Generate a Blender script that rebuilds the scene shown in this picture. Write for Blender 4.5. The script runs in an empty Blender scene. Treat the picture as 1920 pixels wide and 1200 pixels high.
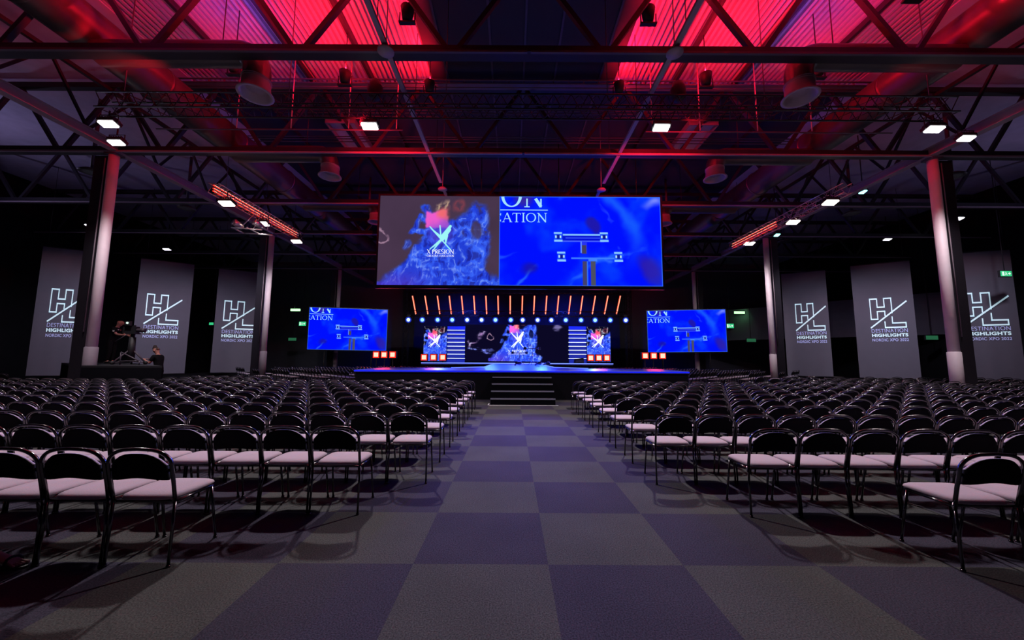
import bpy, bmesh, math, random
import numpy as np
from mathutils import Vector, Matrix

random.seed(7)
rng = np.random.default_rng(11)
PI = math.pi
SC = bpy.context.scene
COL = SC.collection

# ------------------------------------------------------------------ camera
F = 693.0            # focal length in pixels of the 1920 px wide frame
HC = 1.46            # eye height
PITCH = math.atan(70 / 693.0)
ROLL = 0.0058
cam_d = bpy.data.cameras.new('camera')
cam_d.sensor_width = 36.0
cam_d.lens = 36.0 * F / 1920.0
cam_d.clip_start = 0.05
cam_d.clip_end = 200
cam = bpy.data.objects.new('camera', cam_d)
COL.objects.link(cam)
cam.matrix_world = (Matrix.Translation((0, 0, HC)) @ Matrix.Rotation(PI / 2 + PITCH, 4, 'X')
                    @ Matrix.Rotation(ROLL, 4, 'Z'))
SC.camera = cam


def P(u, v, D):
    """world point seen at pixel (u, v) of the photo when it stands D metres down the hall"""
    v0 = v - ROLL * (u - 960)
    u0 = u + ROLL * (v - 600)
    r = (u0 - 960) / F
    up = (600 - v0) / F
    fy = math.cos(PITCH) - up * math.sin(PITCH)
    fz = math.sin(PITCH) + up * math.cos(PITCH)
    return Vector((r / fy * D, D, HC + fz / fy * D))


def S(r, g, b):
    f = lambda c: (c / 255 / 12.92) if c / 255 <= 0.04045 else ((c / 255 + 0.055) / 1.055) ** 2.4
    return (f(r), f(g), f(b), 1.0)


# ------------------------------------------------------------------ world, exposure
world = bpy.data.worlds.new('hall_dark')
SC.world = world
world.use_nodes = True
world.node_tree.nodes['Background'].inputs[0].default_value = (0.25, 0.22, 0.5, 1)
world.node_tree.nodes['Background'].inputs[1].default_value = 0.01
SC.view_settings.view_transform = 'Standard'
SC.view_settings.look = 'None'
SC.view_settings.gamma = 1.0
SC.view_settings.exposure = 0.0
SC.view_settings.use_curve_mapping = False
SC.cycles.use_denoising = True
SC.cycles.max_bounces = 6
SC.cycles.diffuse_bounces = 3
SC.cycles.glossy_bounces = 2
SC.cycles.transmission_bounces = 2
SC.cycles.sample_clamp_indirect = 3.0

CX = 0.35            # centre line of the hall (the camera stands a little left of it)
WHITE = (1.0, 0.90, 0.93)
RED = (1.0, 0.006, 0.025)
BLUE = (0.015, 0.05, 1.0)


def lamp(name, kind, loc, aim, power, col, size=0.3, spot=None, blend=0.5, size_y=None, parent=None):
    d = bpy.data.lights.new(name, kind)
    d.energy = power
    d.color = col
    if kind == 'AREA':
        d.shape = 'RECTANGLE'
        d.size = size
        d.size_y = size_y or size
    else:
        d.shadow_soft_size = size
    if kind == 'SPOT':
        d.spot_size = spot
        d.spot_blend = blend
    o = bpy.data.objects.new(name, d)
    COL.objects.link(o)
    dirv = Vector(aim) - Vector(loc)
    o.rotation_euler = dirv.to_track_quat('-Z', 'Y').to_euler()
    o.location = loc
    if parent:
        o.parent = parent
        o.matrix_parent_inverse = parent.matrix_world.inverted()
    return o


# (pixel u, v, distance, power) of the white work lights; their housings are built further down
FLOODS = [
    (203, 233, 9.0, 170, 'white flood light lit above the left end of the cross truss'),
    (693, 237, 9.0, 480, 'white flood light hanging under the cross truss, left of centre'),
    (1240, 240, 9.0, 480, 'white flood light hanging under the cross truss, right of centre'),
    (1752, 243, 9.0, 170, 'white flood light lit above the right end of the cross truss'),
    (218, 268, 10.6, 260, 'white flood light tilted on the beam by the near left column'),
    (1812, 260, 10.4, 260, 'white flood light tilted on the beam by the near right column'),
    (425, 382, 13.6, 110, 'warm flood light, nearest of three on the red left side truss'),
    (492, 420, 15.9, 110, 'warm flood light, middle of three on the red left side truss'),
    (556, 453, 19.0, 260, 'small flood light at the far end of the red left side truss'),
    (1557, 380, 13.6, 110, 'warm flood light, nearest of three on the red right side truss'),
    (1487, 417, 15.9, 110, 'warm flood light, middle of three on the red right side truss'),
    (1405, 457, 19.0, 260, 'small flood light at the far end of the red right side truss'),
]
for u, v, D, pw, _l in FLOODS:
    p = P(u, v, D)
    if D < 12:
        lamp('flood_beam', 'SPOT', p + Vector((0, -0.02, -0.12)), p + Vector((0, -0.75, -3.0)), pw * 4.4, WHITE, 0.14, 2.15, 0.75)
    else:
        lamp('flood_beam', 'SPOT', p + Vector((0, 0.02, -0.12)), p + Vector((0, 2.4, -3.0)), pw * 2.2, WHITE, 0.12, 1.9, 0.7)

# red and blue ceiling wash; these shine up from fixtures on the cross truss
RED_WASH = [(-3.0, 10.9, 10.2, 190), (-3.0, 8.4, 10.2, 220), (-3.0, 5.6, 10.2, 190), (-5.2, 9.9, 9.7, 170), (-5.2, 6.4, 9.7, 210), (-8.2, 7.2, 9.6, 110), (-8.4, 10.6, 9.9, 25),
            (3.0, 10.9, 10.2, 190), (3.0, 8.4, 10.2, 220), (3.0, 5.6, 10.2, 190), (5.2, 9.9, 9.7, 210), (5.2, 6.4, 9.7, 210), (8.2, 7.2, 9.6, 160), (8.4, 10.6, 9.9, 40)]
for x, y, z, pw in RED_WASH:
    lamp('red_wash', 'AREA', (CX + x, y, z), (CX + x + math.copysign(2.4, x), y, 11.3), pw, RED, 0.16)
BLUE_WASH = [(-9.4, 5.2, 9.3, 28), (9.4, 5.2, 9.3, 24), (-8.0, 9.4, 9.6, 20), (8.0, 9.4, 9.6, 16)]
SIDE_FILL = [(-23.4, 13.0, 7.2, 75), (23.4, 13.0, 7.2, 40)]  # added fill lamps, out of view, that brighten the side ceilings
for x, y, z, pw in SIDE_FILL:
    lamp('side_fill', 'AREA', (CX + x, y, z), (CX + x * 0.8, y + 0.5, 12), pw, (0.62, 0.55, 1.0), 0.4)
for x, y, z, pw in BLUE_WASH:
    lamp('blue_wash', 'AREA', (CX + x, y, z), (CX + x, y + 0.2, 12), pw, (0.30, 0.08, 1.0), 0.3)
# red light that spills forward along the steel from the same truss
for s in (-1, 1):
    lamp('red_spill', 'SPOT', (CX + s * 4.4, 8.6, 7.3), (CX + s * 4.6, 12.4, 8.3), 1900, RED, 0.12, 1.05, 0.9)
    lamp('red_duct', 'SPOT', (CX + s * 7.9, 8.2, 7.3), (CX + s * 10.2, 8.3, 8.9), 1100 if s < 0 else 160, RED, 0.2, 0.62, 0.9)
    lamp('rail_red', 'SPOT', (CX + s * 5.0, 8.7, 7.2), (CX + s * 3.2, 13.2, 8.3), 1500, RED, 0.12, 0.6, 0.9)
    lamp('blue_duct', 'SPOT', (CX + s * 8.2, 13.5, 8.1), (CX + s * 9.9, 14.5, 9.2), 90, BLUE, 0.2, 1.9, 0.9)
# blue stage wash from the row of moving heads
for x in (-6.0, -2.0, 2.0, 6.0):
    lamp('stage_blue', 'SPOT', (CX + x, 28.9, 4.3), (CX + x * 0.6, 20.0, 0.9), 3000, BLUE, 0.15, 1.4, 0.8)
lamp('stage_blue_deck', 'SPOT', (CX, 28.9, 5.3), (CX, 14.0, 1.0), 5500, (0.004, 0.03, 1.0), 0.15, 0.9, 0.7)
lamp('aisle_purple', 'SPOT', (CX, 14.6, 4.1), (CX - 0.1, 7.3, 0.0), 2000, (0.16, 0.05, 1.0), 0.15, 0.50, 0.9)
for s in (-1, 1):
    lamp('stage_down', 'SPOT', (CX + s * 4, 29, 6.2), (CX + s * 4.5, 33, 3.0), 1500, BLUE, 0.2, 2.0, 0.8)
# soft white spots that light the logo banners
for x, y, pw in ((-16.2, 15.5, 300), (-13.6, 17.0, 260), (-18.8, 13.6, 240),
                 (17.0, 15.5, 300), (14.6, 17.0, 240), (19.6, 13.6, 240)):
    t = Vector((x, y, 0)) + Vector((-1 if x < 0 else 1, 1.3, 0)) * 3.4
    lamp('banner_spot', 'SPOT', (x, y, 7.6), (t.x, t.y, 2.2), pw * 3.4, (0.86, 0.82, 1.0), 0.2, 1.35, 0.9)


# ------------------------------------------------------------------ materials
def mat(name, col, rough=0.6, metal=0.0, spec=0.5, noise=0.0, nscale=20.0, bump=0.0, emit=None, estr=0.0):
    m = bpy.data.materials.new(name)
    m.use_nodes = True
    nt = m.node_tree
    b = nt.nodes['Principled BSDF']
    b.inputs['Base Color'].default_value = (*col[:3], 1)
    b.inputs['Roughness'].default_value = rough
    b.inputs['Metallic'].default_value = metal
    b.inputs['Specular IOR Level'].default_value = spec
    if noise or bump:
        tc = nt.nodes.new('ShaderNodeTexCoord')
        n = nt.nodes.new('ShaderNodeTexNoise')
        n.inputs['Scale'].default_value = nscale
        n.inputs['Detail'].default_value = 4
        nt.links.new(tc.outputs['Object'], n.inputs['Vector'])
        if noise:
            mx = nt.nodes.new('ShaderNodeMix')
            mx.data_type = 'RGBA'
            mx.inputs[6].default_value = (*[c * (1 - noise) for c in col[:3]], 1)
            mx.inputs[7].default_value = (*[min(1, c * (1 + noise)) for c in col[:3]], 1)
            nt.links.new(n.outputs['Fac'], mx.inputs[0])
            nt.links.new(mx.outputs[2], b.inputs['Base Color'])
        if bump:
            bp = nt.nodes.new('ShaderNodeBump')
            bp.inputs['Strength'].default_value = bump
            bp.inputs['Distance'].default_value = 0.01
            nt.links.new(n.outputs['Fac'], bp.inputs['Height'])
            nt.links.new(bp.outputs['Normal'], b.inputs['Normal'])
    if emit:
        b.inputs['Emission Color'].default_value = (*emit[:3], 1)
        b.inputs['Emission Strength'].default_value = estr
    return m


M = {
    'seat': mat('seat_fabric', (0.42, 0.335, 0.41), 0.9, noise=0.12, nscale=120, bump=0.15),
    'back': mat('backrest_shell', (0.008, 0.008, 0.010), 0.85, spec=0.15, noise=0.3, nscale=60),
    'tube': mat('black_tube', (0.14, 0.135, 0.14), 0.18, 1.0, noise=0.1),
    'chrome': mat('chrome_hook', (0.75, 0.72, 0.75), 0.2, 1.0, noise=0.02),
    'drape': mat('black_drape', (0.010, 0.010, 0.013), 0.95, spec=0.1, noise=0.3, nscale=3),
    'navy': mat('stage_backing_cloth', (0.035, 0.035, 0.05), 0.9, spec=0.1, noise=0.3, nscale=3),
    'greywall': mat('dark_grey_wall', (0.10, 0.095, 0.13), 0.9, spec=0.2, noise=0.15, nscale=2),
    'deck_roof': mat('corrugated_roof_steel', (0.62, 0.56, 0.62), 0.33, 0.45, noise=0.08, nscale=4),
    'black_roof': mat('black_lining_and_unlit_deck', (0.020, 0.018, 0.030), 0.7, noise=0.2, nscale=2),
    'side_roof': mat('side_roof_lining', (0.40, 0.37, 0.50), 0.85, noise=0.2, nscale=2),
    'steel': mat('dark_painted_steel', (0.016, 0.013, 0.020), 0.5, 0.2, noise=0.2, nscale=6),
    'steel2': mat('mid_grey_painted_steel', (0.075, 0.06, 0.08), 0.5, 0.1, noise=0.15, nscale=6),
    'duct': mat('galvanised_duct', (0.075, 0.07, 0.072), 0.38, 0.5, noise=0.12, nscale=5),
    'pale': mat('pale_painted_steel', (0.26, 0.20, 0.24), 0.5, noise=0.08, nscale=8),
    'column': mat('white_painted_column', (0.62, 0.53, 0.58), 0.6, noise=0.06, nscale=6),
    'sleeve': mat('grey_column_sleeve', (0.22, 0.18, 0.22), 0.7, noise=0.1, nscale=6),
    'black': mat('black_matt_paint', (0.012, 0.012, 0.015), 0.6, noise=0.2, nscale=10),
    'truss': mat('black_aluminium_truss', (0.012, 0.011, 0.013), 0.4, 0.4, noise=0.1),
    'redtruss': mat('aluminium_truss', (0.55, 0.50, 0.50), 0.3, 0.8, noise=0.1),
    'stagetop': mat('glossy_stage_floor', (0.22, 0.24, 0.50), 0.30, 0.1, noise=0.1, nscale=3),
    'stagetrim': mat('stage_edge_trim', (0.45, 0.45, 0.6), 0.4, noise=0.05),
    'skirt': mat('black_stage_skirt', (0.004, 0.004, 0.007), 0.9, spec=0.1, noise=0.3, nscale=4),
    'banner': mat('grey_banner_cloth', (0.115, 0.105, 0.135), 0.9, spec=0.1, noise=0.06, nscale=3),
    'logo': mat('pale_blue_projected_logo', (0.78, 0.95, 1.0), 0.9, spec=0.1, noise=0.04, nscale=10, emit=(0.55, 0.88, 1.0), estr=0.42),  # projected logo light, put into a pale colour and a glow
    'logo2': mat('lavender_projected_logo', (0.50, 0.52, 0.85), 0.9, spec=0.1, noise=0.04, nscale=10, emit=(0.5, 0.55, 1.0), estr=0.22),  # projected lettering light, also painted in and made to glow
    'skin': mat('skin', (0.72, 0.33, 0.26), 0.6, noise=0.1, nscale=30),
    'hair': mat('short_dark_hair', (0.05, 0.03, 0.025), 0.7, noise=0.3, nscale=60),
    'cloth': mat('black_clothing', (0.012, 0.012, 0.015), 0.9, spec=0.1, noise=0.3, nscale=20),
    'white': mat('white_print', (0.85, 0.85, 0.85), 0.7, noise=0.03),
    'frame': mat('screen_bezel', (0.01, 0.01, 0.012), 0.4, noise=0.1),
    'tape': mat('white_edge_tape', (0.75, 0.75, 0.78), 0.6, noise=0.05),
    'step': mat('black_step_paint', (0.004, 0.004, 0.006), 1.0, spec=0.0, noise=0.2),
    'nosing': mat('grey_step_nosing', (0.16, 0.16, 0.22), 0.5, noise=0.1),
}


def emat(name, col, s):
    m = bpy.data.materials.new(name)
    m.use_nodes = True
    nt = m.node_tree
    nt.nodes.clear()
    o = nt.nodes.new('ShaderNodeOutputMaterial')
    e = nt.nodes.new('ShaderNodeEmission')
    e.inputs[0].default_value = (*col[:3], 1)
    e.inputs[1].default_value = s
    nt.links.new(e.outputs[0], o.inputs[0])
    return m


E = {
    'lamp': emat('flood_face', (1.0, 0.95, 0.97), 9.0),
    'warm': emat('warm_flood_face', (1.0, 0.80, 0.70), 9.0),
    'small': emat('downlight_face', (0.9, 0.9, 1.0), 3.0),
    'cyan': emat('cyan_face', (0.3, 1.0, 0.95), 3.0),
    'tube': emat('amber_tube', (1.0, 0.10, 0.05), 1.6),
    'tubecore': emat('amber_tube_core', (1.0, 0.48, 0.30), 1.8),
    'head': emat('head_lens', (0.30, 0.75, 1.0), 1.6),
    'headw': emat('head_lens_white', (0.60, 0.90, 1.0), 1.5),
    'headring': emat('head_ring', (0.02, 0.05, 0.8), 0.7),
    'redface': emat('red_blinder_face', (1.0, 0.45, 0.33), 1.9),
    'redrim': emat('red_blinder_rim', (1.0, 0.02, 0.01), 1.3),
    'bar': emat('light_bar_face', (0.75, 0.83, 1.0), 1.6),
    'edge': emat('stage_edge_strip', (0.16, 0.25, 1.0), 1.7),
    'edge2': emat('thrust_edge_strip', (0.01, 0.02, 1.0), 1.0),
    'green': emat('exit_sign_green', (0.05, 0.75, 0.30), 0.8),
    'greenglow': emat('emergency_lamp', (0.45, 1.0, 0.45), 1.8),
    'greendim': emat('dim_exit_sign', (0.05, 0.30, 0.14), 0.35),
    'signwhite': emat('exit_sign_white', (0.8, 1.0, 0.9), 1.0),
    'scrtext': emat('screen_text_cyan', (0.38, 0.78, 1.0), 1.0),
    'scrwhite': emat('screen_text_white', (0.95, 0.97, 1.0), 1.2),
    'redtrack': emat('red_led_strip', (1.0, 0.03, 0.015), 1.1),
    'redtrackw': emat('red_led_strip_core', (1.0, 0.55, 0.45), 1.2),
}


# ------------------------------------------------------------------ mesh helpers
class MB:
    def __init__(self):
        self.v, self.f, self.m = [], [], []
        self.smooth = []

    def add(self, vs, fs, mi=0, sm=False):
        o = len(self.v)
        self.v += [tuple(p) for p in vs]
        for f in fs:
            self.f.append(tuple(i + o for i in f))
            self.m.append(mi)
            self.smooth.append(sm)

    def box(self, a, b, mi=0):
        x0, x1 = sorted((a[0], b[0])); y0, y1 = sorted((a[1], b[1])); z0, z1 = sorted((a[2], b[2]))
        vs = [(x0, y0, z0), (x1, y0, z0), (x1, y1, z0), (x0, y1, z0), (x0, y0, z1), (x1, y0, z1), (x1, y1, z1), (x0, y1, z1)]
        self.add(vs, [(0, 3, 2, 1), (4, 5, 6, 7), (0, 1, 5, 4), (1, 2, 6, 5), (2, 3, 7, 6), (3, 0, 4, 7)], mi)

    def bar(self, a, b, w, h, mi=0):
        a, b = Vector(a), Vector(b)
        d = (b - a).normalized()
        up = Vector((0, 0, 1)) if abs(d.z) < 0.95 else Vector((0, 1, 0))
        s = d.cross(up).normalized()
        t = s.cross(d).normalized()
        vs = []
        for p in (a, b):
            for i, j in ((-1, -1), (1, -1), (1, 1), (-1, 1)):
                vs.append(p + s * (i * w / 2) + t * (j * h / 2))
        self.add(vs, [(0, 3, 2, 1), (4, 5, 6, 7), (0, 1, 5, 4), (1, 2, 6, 5), (2, 3, 7, 6), (3, 0, 4, 7)], mi)

    def tube(self, pts, r, n=8, mi=0, cap=True, closed=False):
        pts = [Vector(p) for p in pts]
        rs = r if isinstance(r, (list, tuple)) else [r] * len(pts)
        vs, fs = [], []
        prev = None
        L = len(pts)
        for i, p in enumerate(pts):
            if closed:
                d = pts[(i + 1) % L] - pts[i - 1]
            else:
                d = pts[min(i + 1, L - 1)] - pts[max(i - 1, 0)]
            d.normalize()
            if prev is None:
                ref = Vector((0, 0, 1)) if abs(d.z) < 0.9 else Vector((0, 1, 0))
                s = d.cross(ref).normalized()
            else:
                s = (prev - d * prev.dot(d)).normalized()
            prev = s
            t = d.cross(s)
            for k in range(n):
                a = 2 * PI * k / n
                vs.append(p + (s * math.cos(a) + t * math.sin(a)) * rs[i])
        rng_ = L if closed else L - 1
        for i in range(rng_):
            for k in range(n):
                j = (i + 1) % L
                fs.append((i * n + k, i * n + (k + 1) % n, j * n + (k + 1) % n, j * n + k))
        if cap and not closed:
            fs.append(tuple(reversed(range(n))))
            fs.append(tuple(range((L - 1) * n, L * n)))
        self.add(vs, fs, mi, True)

    def lathe(self, prof, c, n=24, mi=0, axis=Vector((0, 0, 1))):
        axis = Vector(axis).normalized()
        ref = Vector((1, 0, 0)) if abs(axis.x) < 0.9 else Vector((0, 1, 0))
        s = axis.cross(ref).normalized()
        t = axis.cross(s)
        c = Vector(c)
        vs, fs = [], []
        for r, z in prof:
            for k in range(n):
                a = 2 * PI * k / n
                vs.append(c + axis * z + (s * math.cos(a) + t * math.sin(a)) * r)
        for i in range(len(prof) - 1):
            for k in range(n):
                fs.append((i * n + k, i * n + (k + 1) % n, (i + 1) * n + (k + 1) % n, (i + 1) * n + k))
        self.add(vs, fs, mi, True)

    def merge(self, o, T):
        vs = [T @ Vector(p) for p in o.v]
        off = len(self.v)
        self.v += [tuple(p) for p in vs]
        self.f += [tuple(i + off for i in f) for f in o.f]
        self.m += o.m
        self.smooth += o.smooth

    def data(self, name, mats):
        me = bpy.data.meshes.new(name)
        me.from_pydata(self.v, [], self.f)
        for m in (mats if isinstance(mats, (list, tuple)) else [mats]):
            me.materials.append(m)
        me.polygons.foreach_set('material_index', self.m)
        me.polygons.foreach_set('use_smooth', self.smooth)
        me.update()
        return me

    def build(self, name, mats, parent=None):
        o = bpy.data.objects.new(name, self.data(name, mats))
        COL.objects.link(o)
        if parent:
            o.parent = parent
            o.matrix_parent_inverse = pmi(parent)
        return o


def pmi(p):
    T = Matrix.Translation(p.location) @ p.rotation_euler.to_matrix().to_4x4()
    return T.inverted()


def tag(o, label, cat, group=None, kind=None):
    o['label'] = label
    o['category'] = cat
    if group:
        o['group'] = group
    if kind:
        o['kind'] = kind
    return o


def thing(name, label, cat, loc=(0, 0, 0), rz=0.0, group=None):
    o = bpy.data.objects.new(name, None)
    COL.objects.link(o)
    o.empty_display_size = 0.1
    o.location = loc
    o.rotation_euler = (0, 0, rz)
    return tag(o, label, cat, group)


def struct(name, mb, m):
    o = mb.build(name, m)
    o['kind'] = 'structure'
    return o


ORD = ('first second third fourth fifth sixth seventh eighth ninth tenth eleventh twelfth thirteenth fourteenth fifteenth '
       'sixteenth seventeenth eighteenth nineteenth twentieth').split() + \
      ['twenty-' + k for k in 'first second third fourth fifth sixth seventh eighth ninth'.split()] + ['thirtieth'] + \
      ['thirty-' + k for k in 'first second third fourth fifth sixth seventh eighth ninth'.split()] + ['fortieth']

# ================================================================== SETTING
YB = 37.0     # back wall
YF = -5.0
XW = 27.0
# carpet of alternating grey and violet squares
cm = bpy.data.materials.new('checker_carpet')
cm.use_nodes = True
nt = cm.node_tree
b = nt.nodes['Principled BSDF']
b.inputs['Roughness'].default_value = 0.97
b.inputs['Specular IOR Level'].default_value = 0.1
tc = nt.nodes.new('ShaderNodeTexCoord')
mp = nt.nodes.new('ShaderNodeMapping')
mp.inputs['Location'].default_value = (0.69 / 0.957 + 100, 100 - 2.78 / 0.872, 0.5)
mp.inputs['Scale'].default_value = (1 / 0.957, 1 / 0.872, 0)
nt.links.new(tc.outputs['Object'], mp.inputs['Vector'])
ck = nt.nodes.new('ShaderNodeTexChecker')
ck.inputs['Scale'].default_value = 1.0
ck.inputs['Color1'].default_value = (0.056, 0.056, 0.056, 1)
ck.inputs['Color2'].default_value = (0.036, 0.032, 0.050, 1)
nt.links.new(mp.outputs['Vector'], ck.inputs['Vector'])
n1 = nt.nodes.new('ShaderNodeTexNoise'); n1.inputs['Scale'].default_value = 110; n1.inputs['Detail'].default_value = 6
n2 = nt.nodes.new('ShaderNodeTexNoise'); n2.inputs['Scale'].default_value = 1.3; n2.inputs['Detail'].default_value = 3
for n_ in (n1, n2):
    nt.links.new(tc.outputs['Object'], n_.inputs['Vector'])
mr = nt.nodes.new('ShaderNodeMapRange'); mr.inputs['From Min'].default_value = 0.3; mr.inputs['From Max'].default_value = 0.7
mr.inputs['To Min'].default_value = 0.45; mr.inputs['To Max'].default_value = 1.55
nt.links.new(n1.outputs['Fac'], mr.inputs['Value'])
mr2 = nt.nodes.new('ShaderNodeMapRange'); mr2.inputs['From Min'].default_value = 0.3; mr2.inputs['From Max'].default_value = 0.7
mr2.inputs['To Min'].default_value = 0.88; mr2.inputs['To Max'].default_value = 1.12
nt.links.new(n2.outputs['Fac'], mr2.inputs['Value'])
mm = nt.nodes.new('ShaderNodeMath'); mm.operation = 'MULTIPLY'
nt.links.new(mr.outputs[0], mm.inputs[0]); nt.links.new(mr2.outputs[0], mm.inputs[1])
vm = nt.nodes.new('ShaderNodeVectorMath'); vm.operation = 'SCALE'
nt.links.new(ck.outputs['Color'], vm.inputs[0]); nt.links.new(mm.outputs[0], vm.inputs['Scale'])
nt.links.new(vm.outputs[0], b.inputs['Base Color'])
bp = nt.nodes.new('ShaderNodeBump'); bp.inputs['Strength'].default_value = 0.35; bp.inputs['Distance'].default_value = 0.006
nt.links.new(n1.outputs['Fac'], bp.inputs['Height']); nt.links.new(bp.outputs[0], b.inputs['Normal'])
g = MB(); g.box((-XW, YF, -0.2), (XW, YB, 0.0)); struct('floor', g, cm)

ZR = 11.05   # roof deck
def wall(name, a, b_, m, folds=0):
    g = MB(); g.box(a, b_); return struct(name, g, m)


def folded_wall(name, p0, p1, z0, z1, m, pitch=0.45, amp=0.06):
    """hanging black drape as a thick folded sheet"""
    p0, p1 = Vector((*p0, 0)), Vector((*p1, 0))
    d = p1 - p0; L = d.length; d.normalize(); nrm = Vector((-d.y, d.x, 0))
    n = int(L / pitch * 4)
    g = MB(); vs = []
    for i in range(n + 1):
        q = p0 + d * (L * i / n) + nrm * (amp * math.sin(2 * PI * i / 4) + amp * 0.4 * math.sin(i * 0.7))
        for z in (z0, z1):
            vs.append((q.x, q.y, z))
    for i in range(n + 1):
        q = p0 + d * (L * i / n) + nrm * 0.25
        for z in (z0, z1):
            vs.append((q.x, q.y, z))
    o = 2 * (n + 1)
    fs = []
    for i in range(n):
        fs.append((2 * i, 2 * i + 2, 2 * i + 3, 2 * i + 1))
        fs.append((o + 2 * i, o + 2 * i + 1, o + 2 * i + 3, o + 2 * i + 2))
        fs.append((2 * i + 1, 2 * i + 3, o + 2 * i + 3, o + 2 * i + 1))
    g.add(vs, fs, 0, True)
    return struct(name, g, m)


folded_wall('wall_left', (-XW, YB), (-XW, YF), 0, ZR, M['drape'])
folded_wall('wall_right', (XW, YF), (XW, YB), 0, ZR, M['drape'])
g = MB(); g.box((-XW, YB, 0), (XW, YB + 0.2, ZR)); struct('wall_back', g, M['greywall'])
g = MB(); g.box((-XW, YF - 0.2, 0), (XW, YF, ZR)); struct('wall_front', g, M['drape'])
# lighter strip of bare wall behind the right banners, with a door-height black panel run under it
g = MB()
g.bar((17.0, 33.5, 4.3), (26.6, 22.0, 4.3), 0.12, 2.6); struct('wall_right_strip', g, M['greywall'])

# roof: red-lit corrugated deck, one sheet each side of a black middle bay
def corrugated(name, x0, x1, y0, y1):
    g = MB(); pitch = 0.17; dep = 0.12
    prof = []
    x = x0
    while x < x1 - 1e-6:
        for dx, z in ((0, 0), (0.075, 0), (0.085, dep), (0.16, dep)):
            if x + dx <= x1:
                prof.append((x + dx, ZR + z))
        x += pitch
    prof.append((x1, ZR))
    vs = []
    for (px, pz) in prof:
        vs += [(px, y0, pz), (px, y1, pz)]
    n = len(prof)
    vs += [(x0, y0, ZR + 0.16), (x1, y0, ZR + 0.16), (x1, y1, ZR + 0.16), (x0, y1, ZR + 0.16)]
    fs = [(2 * i, 2 * i + 1, 2 * i + 3, 2 * i + 2) for i in range(n - 1)]
    fs.append((2 * n, 2 * n + 1, 2 * n + 2, 2 * n + 3))
    g.add(vs, fs)
    return struct(name, g, M['deck_roof'])


YD = 12.25   # end of the lit deck; the unlit rest is built plain black
corrugated('ceiling_deck_left', CX - 11.6, CX - 3.15, YF, YD)
corrugated('ceiling_deck_right', CX + 3.15, CX + 11.6, YF, YD)
g = MB(); g.box((CX - 3.15, YF, ZR - 0.02), (CX + 3.15, YD, ZR + 0.15)); struct('ceiling_middle', g, M['black_roof'])
g = MB(); g.box((CX - 11.6, YD, ZR - 0.02), (CX + 11.6, YB, ZR + 0.15)); struct('ceiling_far', g, M['black_roof'])  # deck left in the dark, its shade put into the black colour
for s, nm in ((-1, 'left'), (1, 'right')):
    g = MB(); xx = sorted((CX + s * 11.6, s * XW)); g.box((xx[0], YF, ZR - 0.02), (xx[1], YB, ZR + 0.15)); struct('ceiling_side_' + nm, g, M['side_roof'])
# seams of the black middle bay
for i, x in enumerate((-1.06, 0.0, 1.06, -2.6, 2.6)):
    g = MB(); g.box((CX + x - 0.03, YF, ZR - 0.07), (CX + x + 0.03, 30, ZR - 0.02)); struct('trim_%d' % (i + 1), g, M['steel2'])

# ------------------------------------------------------------------ columns
TY = [7.8, 11.95, 16.1, 20.25, 24.4, 28.55]
ZB = 8.3
for (y, nm) in ((11.95, 'near'), (20.25, 'middle'), (28.55, 'far')):
    for s, sd in ((-1, 'left'), (1, 'right')):
        x = CX + s * 13.9
        t = thing('steel_column', 'tall round white steel column, %s one on the %s side of the hall' % (nm, sd), 'column', (x, y, 0), 0, 'round columns along the seating')
        g = MB(); g.lathe([(0.001, 0), (0.14, 0), (0.14, ZB - 0.1), (0.001, ZB - 0.1)], (x, y, 0), 28); g.build('shaft', M['column'], t)
        g = MB(); g.lathe([(0.142, 0.0), (0.165, 0.0), (0.165, 1.7), (0.142, 1.72)], (x, y, 0), 28); g.build('sleeve', M['sleeve' if s < 0 else 'column'], t)
        g = MB(); g.box((x - 0.18, y - 0.18, ZB - 0.1), (x + 0.18, y + 0.18, ZB - 0.04)); g.build('cap_plate', M['steel2'], t)
        t2 = thing('cable_riser', 'dark boxed cable riser standing against the %s %s column' % (nm, sd), 'cable riser', (x + s * 0.62, y + 0.15, 0), 0, 'cable risers beside the columns')
        g = MB(); g.box((x + s * 0.22, y, 0), (x + s * 0.66, y + 0.3, ZB - 0.1)); g.build('casing', M['steel'], t2)
        g = MB(); g.tube([(x + s * 0.26, y - 0.03, ZB - 0.2), (x + s * 0.28, y - 0.03, 2.2)], 0.018, 6); g.build('pipe', M['pale'], t2)

# ------------------------------------------------------------------ roof trusses
for i, y in enumerate(TY):
    t = thing('roof_truss', 'dark steel roof truss spanning the hall, %s from the camera' % ORD[i], 'roof truss', (CX, y, ZB), 0, 'steel roof trusses')
    g = MB(); g.box((-XW, y - 0.09, ZB + 0.02), (XW, y + 0.09, ZB + 0.2)); g.box((-XW, y - 0.15, ZB), (XW, y + 0.15, ZB + 0.02)); g.build('bottom_chord', M['steel'], t)
    g = MB(); g.box((-XW, y - 0.10, ZR - 0.42), (XW, y + 0.10, ZR - 0.24)); g.build('top_chord', M['steel'], t)
    g = MB()
    g.box((-XW, y - 0.19, ZB - 0.055), (CX - 0.04, y - 0.13, ZB - 0.005)); g.box((CX + 0.04, y - 0.19, ZB - 0.055), (XW, y - 0.13, ZB - 0.005))
    g.build('flange_rail', M['steel2' if i == 0 else 'pale'], t)  # colour made paler past the first truss to look more brightly lit
    for k in range(-8, 8):
        xb = CX + 1.75 + 3.5 * k
        for sgn in (-1, 1):
            xt = xb + sgn * 1.75
            if abs(xb) > XW - 0.5 or abs(xt) > XW - 0.3:
                continue
            g = MB(); g.bar((xb + sgn * 0.12, y, ZB + 0.15), (xt - sgn * 0.08, y, ZR - 0.36), 0.11, 0.11)
            g.build('diagonal', M['steel'], t)
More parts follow.
